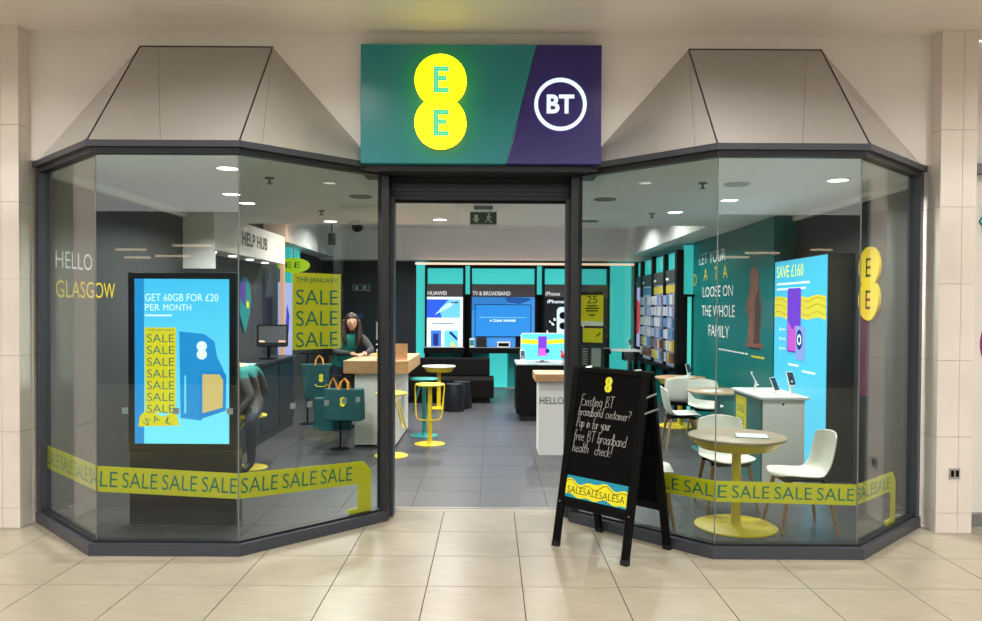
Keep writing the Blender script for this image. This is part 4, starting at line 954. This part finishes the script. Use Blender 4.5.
MB().box(-3.40, -2.92, 9.0, 11.5, .006, 1.0).build('body', NAVY_D, hd)
for k, y in enumerate((9.05, 9.9, 10.75)): MB().box(-2.92, -2.908, y, y+.78, .12, .94).build('front_panel', NAVY_D, hd)
mo = thing('touch_monitor', 'tilted black touch monitor standing on the help desk', 'monitor', (-3.05, 10.55, 1.04))
FM = Fr((-2.94, 10.5, 1.22), (.97, .24, 0), (-.09, .34, .93))
MB().fprism(FM, [(-.19, 0), (.19, 0), (.205, .02), (.205, .29), (.19, .31), (-.19, .31), (-.205, .29), (-.205, .02)], -.03, 0).build('casing', BLACK, mo)
m0 = MB().fbox(FM, -.18, .18, .05, .285, 0, .003).build('screen', mat('dim_screen', (44, 48, 54), .6, emit=.3), mo)
MB().fbox(FM, -.17, -.10, .055, .08, .003, .004).fbox(FM, .08, .17, .055, .08, .003, .004).build('screen_button', lit('screen_orange', (230, 150, 110), .9), m0)
MB().tube([(-3.02, 10.6, 1.06), (-3.01, 10.58, 1.25)], .02, 8).build('neck', BLACK, mo); MB().box(-3.12, -2.92, 10.5, 10.7, 1.0405, 1.055).build('foot', BLACK, mo)
flat('leaflet', 'pale blue papers spread on the near end of the help desk', 'papers', -3.05, 9.5, 1.04, .3, .42, 8, mat('blue_paper', (150, 185, 205), .6), PAPER)
ar = thing('wall_art', 'balloon-shaped teal and purple picture on the dark wall of the help hub', 'picture', (-3.65, 11.5, 1.7))
FAr = Fr((-3.659, 11.15, 0), (0, 1, 0))
drop = [(0, 1.35), (.22, 1.62), (.3, 1.85), (.26, 2.05), (.1, 2.18), (-.1, 2.18), (-.26, 2.05), (-.3, 1.85), (-.22, 1.62)]
a0 = MB().fprism(FAr, [(x+.4, z) for x, z in drop], .002, .02).build('shape', mat('art_teal', (20, 140, 140), .4), ar)
MB().fprism(FAr, [(.4, 1.75), (.14, 1.9), (.16, 2.05), (.3, 2.18), (.42, 2.1)], .02, .024).build('shape_accent', mat('art_purple', (90, 60, 160), .4), a0)
MB().fdisc(FAr, .52, 1.78, .06, .02, .024, 16).build('shape_accent', VINYL_Y, a0)
mn = thing('hanging_sign', 'glowing yellow-green oval EE sign over the left aisle', 'sign', (-3.3, 12.95, 2.33))
FMn = Fr((-3.28, 12.95, 0), (1, 0, 0))
MB().fprism(FMn, [(-.27+.0, 2.44)]+[(.27*math.cos(a), 2.44+.125*math.sin(a)) for a in [math.pi-.3-i*(2*math.pi-.6)/24 for i in range(25)]], -.03, 0).build('oval', lit('sign_lime', (160, 205, 20), .75), mn)
for x in (-.13, .02): ftext(MB(), FMn, 'E', x, 2.40, .10, .09, .003).build('lettering', BLACK_TXT, mn)
MB().tube([(-3.28, 12.965, 2.56), (-3.28, 12.965, 2.8)], .01, 6).build('rod', GREY_PL, mn)
# bag stands
def bag_stand(label, x, y, h):
    t = thing('bag_stand', label, 'stand', (x, y, 0), 0, 'floor stands for shopping bags')
    MB().lathe([(.12, .006), (.12, .014), (.02, .022), (.011, .03), (.011, h)], (x, y, 0), 24).build('pole', BLACK, t, smooth=True)
    MB().tube([(x-.12, y, h), (x+.12, y, h)], .009, 8).build('crossbar', BLACK, t)
def bag(label, x, y, z, w, h, d, rz, hand, lean=0.0, smile=False):
    t = thing('shopping_bag', label, 'bag', (x, y, z), math.radians(rz), 'teal shopping bags')
    mb = MB().hexa([(-w/2, -d/2, 0), (w/2, -d/2, 0), (w/2, d/2, 0), (-w/2, d/2, 0), (-w/2+lean, -d*.3, h), (w/2+lean, -d*.3, h), (w/2+lean, d*.3, h), (-w/2+lean, d*.3, h)])
    o = mb.build('body', TEAL_DK, t, world=False, bevel=.012)
    F = Fr((lean*.5, -d*.5-.003, 0), (1, 0, 0), (0, d*.2/h, 1))
    MB().fprism(F, logo_outline(0, h*.60, .032, .052), .004, .008).build('logo', VINYL_Y, t, world=False)
    if smile: MB().tube([F.p(-.09, h*.42, .006), F.p(-.05, h*.35, .006), F.p(.05, h*.35, .006), F.p(.09, h*.42, .006)], .006, 6).build('smile_mark', VINYL_Y, t, world=False)
    for s in (-1, 1):
        MB().tube([(lean-.06, s*d*.28, h*.96), (lean-.045, s*d*.1, h+hand*.6), (lean, 0, h+hand), (lean+.045, s*d*.1, h+hand*.6), (lean+.06, s*d*.28, h*.96)], .014, 6).build('handle', mat('orange_webbing', (206, 140, 40), .8), t, world=False)
bag_stand('black stand with teal bags in front of the white counter', -1.84, 9.56, .90); bag_stand('black stand with one teal bag by the help desk end', -2.73, 11.62, 1.06)
bag('teal shopping bag hanging in front of the white counter', -1.77, 9.44, .385, .47, .38, .18, -6, .12)
bag('teal shopping bag hanging low behind the other bag', -1.96, 9.70, .225, .46, .40, .16, 8, .25)
bag('teal shopping bag with orange handles near the help desk end', -2.46, 11.42, .42, .52, .50, .2, 12, .12, -.05, True)

# ------------------------------------------------------------------ ceiling fittings
LAMP = lit('lamp_disc', (255, 248, 236), 9.0)
def downlight(x, y, z, label, group, watts, r=.085, color=(1, .97, .93)):
    t = thing('downlight', label, 'downlight', (x, y, z), 0, group)
    MB().fring(Fr((0, 0, 0), (1, 0, 0), (0, -1, 0)), 0, 0, r, r+.02, .0005, .006, 24).build('rim', WHITE, t, world=False)
    MB().lathe([(r-.004, -.004), (r-.004, -.002)], k=24).build('lamp', LAMP, t, world=False)
    l = bpy.data.lights.new('lamp_light', 'AREA'); l.shape = 'DISK'; l.size = r*1.6; l.energy = watts; l.color = color; l.spread = math.radians(150)
    o = bpy.data.objects.new('lamp_light', l); COL.objects.link(o); o.parent = t; o.location = (0, 0, -.012)
for x, y in MALL_LAMPS: downlight(x, y, MALL_CEIL, 'round recessed downlight in the mall ceiling', 'mall ceiling downlights', MALL_LAMP_W, .11, (1, .96, .90))
WHERE = ['nearest the glass above the digital screen', 'just behind the left bay above the help portal end', 'in front of the HELP HUB lettering', 'nearer one right of the teal lettered wall top', 'above the rear right tables', 'by the charcoal wall above the right bay', 'left of the hanging exit sign', 'at the ceiling step left of the entrance']
for (x, y), w in zip(SHOP_LAMPS, WHERE): downlight(x, y, SHOP_CEIL, 'round recessed downlight '+w, 'front shop downlights', SHOP_LAMP_W)
for x, y in REAR_LAMPS: downlight(x, y, REAR_CEIL, 'round recessed downlight in the raised rear ceiling', 'rear shop downlights', REAR_LAMP_W)
for k, (x, y) in enumerate([(-1.93, 6.8), (-1.97, 9.06), (1.87, 6.94), (1.88, 9.17)]):
    t = thing('sprinkler', 'small sprinkler head on the shop ceiling, %s' % ['front left', 'rear left', 'front right', 'rear right'][k], 'sprinkler', (x, y, SHOP_CEIL))
    MB().lathe([(.012, -.05), (.012, -.0005)], k=10).build('stem', GREY_PL, t, world=False); MB().lathe([(.04, -.012), (.04, -.0005)], k=16).build('rose', GREY_PL, t, world=False)
    MB().lathe([(.028, -.056), (.028, -.05)], k=12).build('deflector', GREY_PL, t, world=False)
for k, (x, y) in enumerate([(1.16, 8.0), (1.26, 10.0), (2.19, 7.0), (-1.32, 7.9)]):
    t = thing('ceiling_speaker', 'round grey ceiling speaker, %s' % ['over the right of the entrance', 'deeper inside beyond the entrance', 'over the right bay', 'over the left of the entrance'][k], 'speaker', (x, y, SHOP_CEIL))
    MB().lathe([(.10, -.008), (.10, -.0005)], k=28).build('grille', mat('speaker_grille', (104, 106, 106), .6), t, world=False)
    MB().fring(Fr((0, 0, 0), (1, 0, 0), (0, -1, 0)), 0, 0, .10, .115, .0005, .01, 28).build('rim', GREY_PL, t, world=False)
t = thing('dome_camera', 'black dome camera under the shop ceiling left of the entrance', 'camera', (-1.75, 10.2, SHOP_CEIL))
MB().lathe([(.085, -.05), (.085, -.0005)], k=24).build('housing', WHITE, t, world=False); MB().lathe([(.01, -.14), (.045, -.13), (.07, -.10), (.078, -.05)], k=24).build('dome', BLACK, t, smooth=True, world=False)
t = thing('spot_speaker', 'slim dark wall speaker on the rear right bulkhead corner', 'speaker', (3.2, 16.4, 3.1))
MB().box(3.13, 3.27, 16.40, 16.495, 3.0, 3.25).build('body', mat('speaker_brown', (34, 26, 24), .7), t); MB().box(3.145, 3.255, 16.395, 16.40, 3.02, 3.23).build('grille', BLACK_MATT, t)
t = thing('spot_speaker', 'slim dark speaker hanging left of the dome camera', 'speaker', (-3.0, 14.7, 3.0))
MB().box(-3.06, -2.94, 14.65, 14.75, 2.92, 3.14).build('body', mat('speaker_brown', (34, 26, 24), .7), t); MB().tube([(-3, 14.7, 3.14), (-3, 14.7, REAR_CEIL-.001)], .012, 6).build('rod', BLACK, t)
t = thing('air_vent', 'pale square air vent in the ceiling above the left bay', 'vent', (-1.35, 8.9, SHOP_CEIL))
MB().box(-.3, .3, -.3, .3, -.012, -.0005).build('frame', SHOP_WHITE, t, world=False)
for k in range(6): MB().box(-.26, .26, -.24+k*.085, -.2+k*.085, -.02, -.013).build('slat', SHOP_WHITE, t, world=False)

# ------------------------------------------------------------------ people
def skin_mesh(vs, es, rad, root=0, sub=2):
    me = bpy.data.meshes.new('tmp'); me.from_pydata(vs, es, []); ob = bpy.data.objects.new('tmp', me); COL.objects.link(ob)
    md = ob.modifiers.new('s', 'SKIN'); md.use_smooth_shade = True
    if not me.skin_vertices: me.skin_vertices.new() if hasattr(me.skin_vertices, 'new') else None
    sv = me.skin_vertices[0].data
    for i, r in enumerate(rad): sv[i].radius = (r, r) if not isinstance(r, tuple) else r; sv[i].use_root = (i == root)
    s2 = ob.modifiers.new('u', 'SUBSURF'); s2.levels = sub; s2.render_levels = sub
    dg = bpy.context.evaluated_depsgraph_get(); e = ob.evaluated_get(dg); m2 = e.to_mesh()
    r = ([tuple(v.co) for v in m2.vertices], [tuple(p.vertices) for p in m2.polygons]); e.to_mesh_clear()
    bpy.data.objects.remove(ob); bpy.data.meshes.remove(me)
    return r
def hand(mb, wrist, dirv, up, s=1.0, side=1):
    d = V(dirv).normalized(); u = V(up).normalized(); a = d.cross(u).normalized()*side; w = V(wrist)
    v, f = skin_mesh([tuple(w), tuple(w+d*.04*s), tuple(w+d*.085*s)], [(0, 1), (1, 2)], [.026*s, (.02*s, .036*s), (.018*s, .036*s)], 0, 1); mb.add(v, f)
    for k, L in enumerate((.075, .085, .08, .06)):
        b = w+d*.085*s+a*((k-1.5)*.021*s)
        mb.tube([b-d*.01, b+d*L*.45*s, b+d*L*.8*s-u*.012*s, b+d*L*.95*s-u*.03*s], [.010*s, .0095*s, .0085*s, .006*s], 7)
    b = w+d*.03*s-a*.03*s
    mb.tube([b, b+d*.03*s-a*.028*s, b+d*.06*s-a*.034*s-u*.006*s], [.012*s, .0105*s, .007*s], 7)
def head(mb, c, yaw, pitch=0.0, s=1.0, skin_i=0, eye_i=3):
    R = Matrix.Rotation(yaw, 3, 'Z') @ Matrix.Rotation(pitch, 3, 'Y')
    def fn(d):      # local: face towards +x
        x, y, z = d
        jaw = 1-.30*max(0, -z)**1.3; x2 = x*(.98 if x > 0 else 1.08)*(1-.10*max(0, -z)); y2 = y*jaw
        if x > .3: 
            x2 += .16*math.exp(-(y/.14)**2-((z+.12)/.16)**2)+.05*math.exp(-(y/.28)**2-((z+.5)/.10)**2)-.05*math.exp(-((abs(y)-.36)/.15)**2-((z-.08)/.12)**2)+.04*math.exp(-(y/.25)**2-((z+.78)/.14)**2)
        return R @ V((x2, y2, z))
    mb.cur = skin_i
    vs = MB(); vs.ball((0, 0, 0), 1, 1, 1, 28, 20, fn)
    def tr(p): return V(c)+(R @ (V((.098, .078, .122)) * 0) if False else V((0, 0, 0)))
    sc3 = Matrix(((.098*s, 0, 0), (0, .078*s, 0), (0, 0, .122*s)))
    pts = [V(c)+R @ (sc3 @ (R.transposed() @ V(p))) for p in vs.v]
    mb.add(pts, vs.f)
    for sy in (-1, 1):
        mb.cur = skin_i; p = V(c)+R @ V((-.005*s, sy*.08*s, -.005*s)); b = MB().ball((0, 0, 0), .022*s, .010*s, .032*s, 10, 8)
        mb.add([p+R @ V(q) for q in b.v], b.f)
        mb.cur = eye_i; p = V(c)+R @ V((.086*s, sy*.030*s, .010*s)); b = MB().ball((0, 0, 0), .009*s, .013*s, .007*s, 8, 6)
        mb.add([p+R @ V(q) for q in b.v], b.f)
    mb.cur = eye_i+1; p = V(c)+R @ V((.094*s, 0, -.062*s)); b = MB().ball((0, 0, 0), .008*s, .024*s, .006*s, 10, 6)
    mb.add([p+R @ V(q) for q in b.v], b.f); mb.cur = 0
    return R
def body(J, hood_mat_rule, mats, name, parent):
    keys = ['pelvis', 'belly', 'chest', 'neck', 'headbase', 'sl', 'el', 'wl', 'sr', 'er', 'wr', 'hl', 'kl', 'al', 'tl', 'hr', 'kr', 'ar', 'tr']
    rad = dict(pelvis=(.15, .115), belly=(.135, .10), chest=(.15, .11), neck=.055, headbase=.05, sl=.07, el=.05, wl=.034, sr=.07, er=.05, wr=.034, hl=.095, kl=.065, al=.045, tl=.04, hr=.095, kr=.065, ar=.045, tr=.04)
    es = [('pelvis', 'belly'), ('belly', 'chest'), ('chest', 'neck'), ('neck', 'headbase'), ('chest', 'sl'), ('sl', 'el'), ('el', 'wl'), ('chest', 'sr'), ('sr', 'er'), ('er', 'wr'), ('pelvis', 'hl'), ('hl', 'kl'), ('kl', 'al'), ('al', 'tl'), ('pelvis', 'hr'), ('hr', 'kr'), ('kr', 'ar'), ('ar', 'tr')]
    v, f = skin_mesh([J[k] for k in keys], [(keys.index(a), keys.index(b)) for a, b in es], [rad[k] for k in keys], 0, 2)
    mb = MB()
    for face in f:
        c = sum((V(v[i]) for i in face), V())/len(face)
        mb.v_idx = None; mb.f.append(tuple(face)); mb.mi.append(hood_mat_rule(c))
    mb.v = list(v)
    return mb
def segd(p, a, b):
    a, b = V(a), V(b); t = max(0, min(1, (p-a).dot(b-a)/(b-a).length_squared)); return (p-(a+(b-a)*t)).length
JEANS = mat('dark_jeans', (34, 44, 64), .8); HOODIE = mat('teal_hoodie', (16, 110, 104), .85); GREYCOAT = mat('dark_grey_coat', (52, 50, 50), .85)
EYE = mat('eye_dark', (30, 22, 20), .3); LIP = mat('lip', (150, 86, 80), .5); SHOE = mat('shoe_black', (18, 18, 20), .5)
# shop assistant leaning on the counter
G = dict(pelvis=(-2.12, 11.05, .95), belly=(-2.08, 11.02, 1.10), chest=(-2.02, 10.97, 1.27), neck=(-1.97, 10.92, 1.38), headbase=(-1.955, 10.90, 1.44),
         sl=(-1.82, 11.02, 1.33), el=(-1.66, 10.86, 1.155), wl=(-1.70, 10.64, 1.125), sr=(-2.17, 10.85, 1.31), er=(-2.12, 10.66, 1.13), wr=(-1.90, 10.52, 1.125),
         hl=(-2.05, 11.13, .88), kl=(-2.03, 11.15, .5), al=(-2.05, 11.2, .09), tl=(-1.95, 11.1, .04), hr=(-2.20, 10.98, .88), kr=(-2.2, 10.98, .5), ar=(-2.22, 11.03, .09), tr=(-2.13, 10.93, .04))
def rule_g(c):
    if c.z < .12: return 4+1
    if c.z < .93: return 2
    if c.z > 1.385: return 0
    arm = min(segd(c, G['sl'], G['el']), segd(c, G['el'], G['wl']), segd(c, G['sr'], G['er']), segd(c, G['er'], G['wr']))
    return 6 if arm < .085 else 1
pg = thing('person', 'shop assistant in a teal top with long brown hair leaning on the counter', 'person', (-2.1, 11.05, .006))
mb = body(G, rule_g, None, 'body', pg)
mb.cur = 0; hand(mb, G['wl'], (-.5, -.8, -.1), (0, 0, 1), .95, 1); hand(mb, G['wr'], (.9, -.2, -.1), (0, 0, 1), .95, -1)
yaw = math.radians(-72)
HC = V((-1.942, 10.875, 1.535)); R = head(mb, HC, yaw, .08, .98, 0, 3)
mb.build('body', [SKIN, HOODIE, JEANS, EYE, LIP, SHOE, GREYCOAT], pg, smooth=True)
def hair_fn(d):
    x, y, z = d
    k = 1.0
    if x > .55 and z < .55: k = .80
    return R @ V((x*k-.06, y*1.0, z))
hb = MB(); tmp = MB().ball((0, 0, 0), 1, 1, 1, 24, 16, hair_fn)
sc3 = Matrix(((.112, 0, 0), (0, .098, 0), (0, 0, .132)))
pts = [HC+V((0, 0, .012))+R @ (sc3 @ (R.transposed() @ V(p))) for p in tmp.v]
keep = [f for f in tmp.f if not all(((R.transposed() @ (pts[i]-HC)).x > .035 and (pts[i]-HC).z < .072) for i in f)]
hb.add(pts, keep)
for sy in (-1, 1):
    base = HC+R @ V((-.02, sy*.082, .03))
    hb.tube([base, base+R @ V((-.005, sy*.022, -.10)), base+R @ V((.03, sy*.026, -.20)), base+R @ V((.055, sy*.01, -.30)), base+R @ V((.06, sy*.0, -.36))], [.042, .046, .042, .030, .006], 10)
bk_ = HC+R @ V((-.09, 0, 0)); hb.tube([bk_, bk_+V((0, 0, -.12))+R @ V((-.01, 0, 0)), bk_+V((0, 0, -.25))], [.07, .075, .03], 12)
hb.build('hair', HAIR, pg, smooth=True)
HB = MB(); HB.tube([HC+R @ V((-.10, -.07, -.13)), HC+R @ V((-.13, 0, -.14)), HC+R @ V((-.10, .07, -.13)), HC+R @ V((0, .115, -.17)), HC+R @ V((.045, .10, -.21))], [.04, .05, .042, .032, .015], 10)
HB.tube([HC+R @ V((-.10, -.07, -.13)), HC+R @ V((0, -.115, -.17)), HC+R @ V((.045, -.10, -.21))], [.04, .032, .015], 10)
HB.build('hood', mat('grey_hood', (110, 112, 114), .9), pg, smooth=True)
# customer seated at the help desk
S = dict(pelvis=(-2.58, 8.42, .70), belly=(-2.60, 8.40, .83), chest=(-2.66, 8.36, 1.02), neck=(-2.76, 8.34, 1.12), headbase=(-2.82, 8.33, 1.18),
         sl=(-2.62, 8.17, 1.04), el=(-2.48, 8.08, .80), wl=(-2.64, 7.98, .60), sr=(-2.58, 8.55, 1.05), er=(-2.50, 8.66, .80), wr=(-2.70, 8.70, .75),
         hl=(-2.51, 8.30, .66), kl=(-2.47, 8.02, .60), al=(-2.48, 8.08, .13), tl=(-2.54, 7.97, .05), hr=(-2.62, 8.52, .66), kr=(-2.88, 8.50, .60), ar=(-2.84, 8.52, .13), tr=(-2.95, 8.50, .05))
def rule_s(c):
    if c.z > 1.12: return 0
    if c.z < .12: return 5
    leg = min(segd(c, S['hl'], S['kl']), segd(c, S['kl'], S['al']), segd(c, S['hr'], S['kr']), segd(c, S['kr'], S['ar']))
    if leg < .11 and c.z < .70: return 2
    return 1 if c.z > 1.0 else 6
ps = thing('person', 'customer in a dark coat and teal scarf seated at the help desk', 'person', (-2.55, 8.43, .5))
mb = body(S, rule_s, None, 'body', ps)
mb.cur = 0; hand(mb, S['wl'], (-.6, 0, -.8), (-.6, 0, .5), .95, 1); hand(mb, S['wr'], (-.8, 0, -.4), (0, 0, 1), .95, -1)
HS = V((-2.86, 8.34, 1.28)); R = head(mb, HS, math.pi, -.1, 1.0, 0, 3)
mb.build('body', [SKIN, HOODIE, JEANS, EYE, LIP, SHOE, GREYCOAT], ps, smooth=True)
hb = MB(); tmp = MB().ball((0, 0, 0), .108, .094, .128, 20, 14)
hb.add([HS+V((.012, 0, .014))+V(p) for p in tmp.v], [f for f in tmp.f if not all(tmp.v[i][0] < -.02 and tmp.v[i][2] < .06 for i in f)])
hb.build('hair', HAIR, ps, smooth=True)
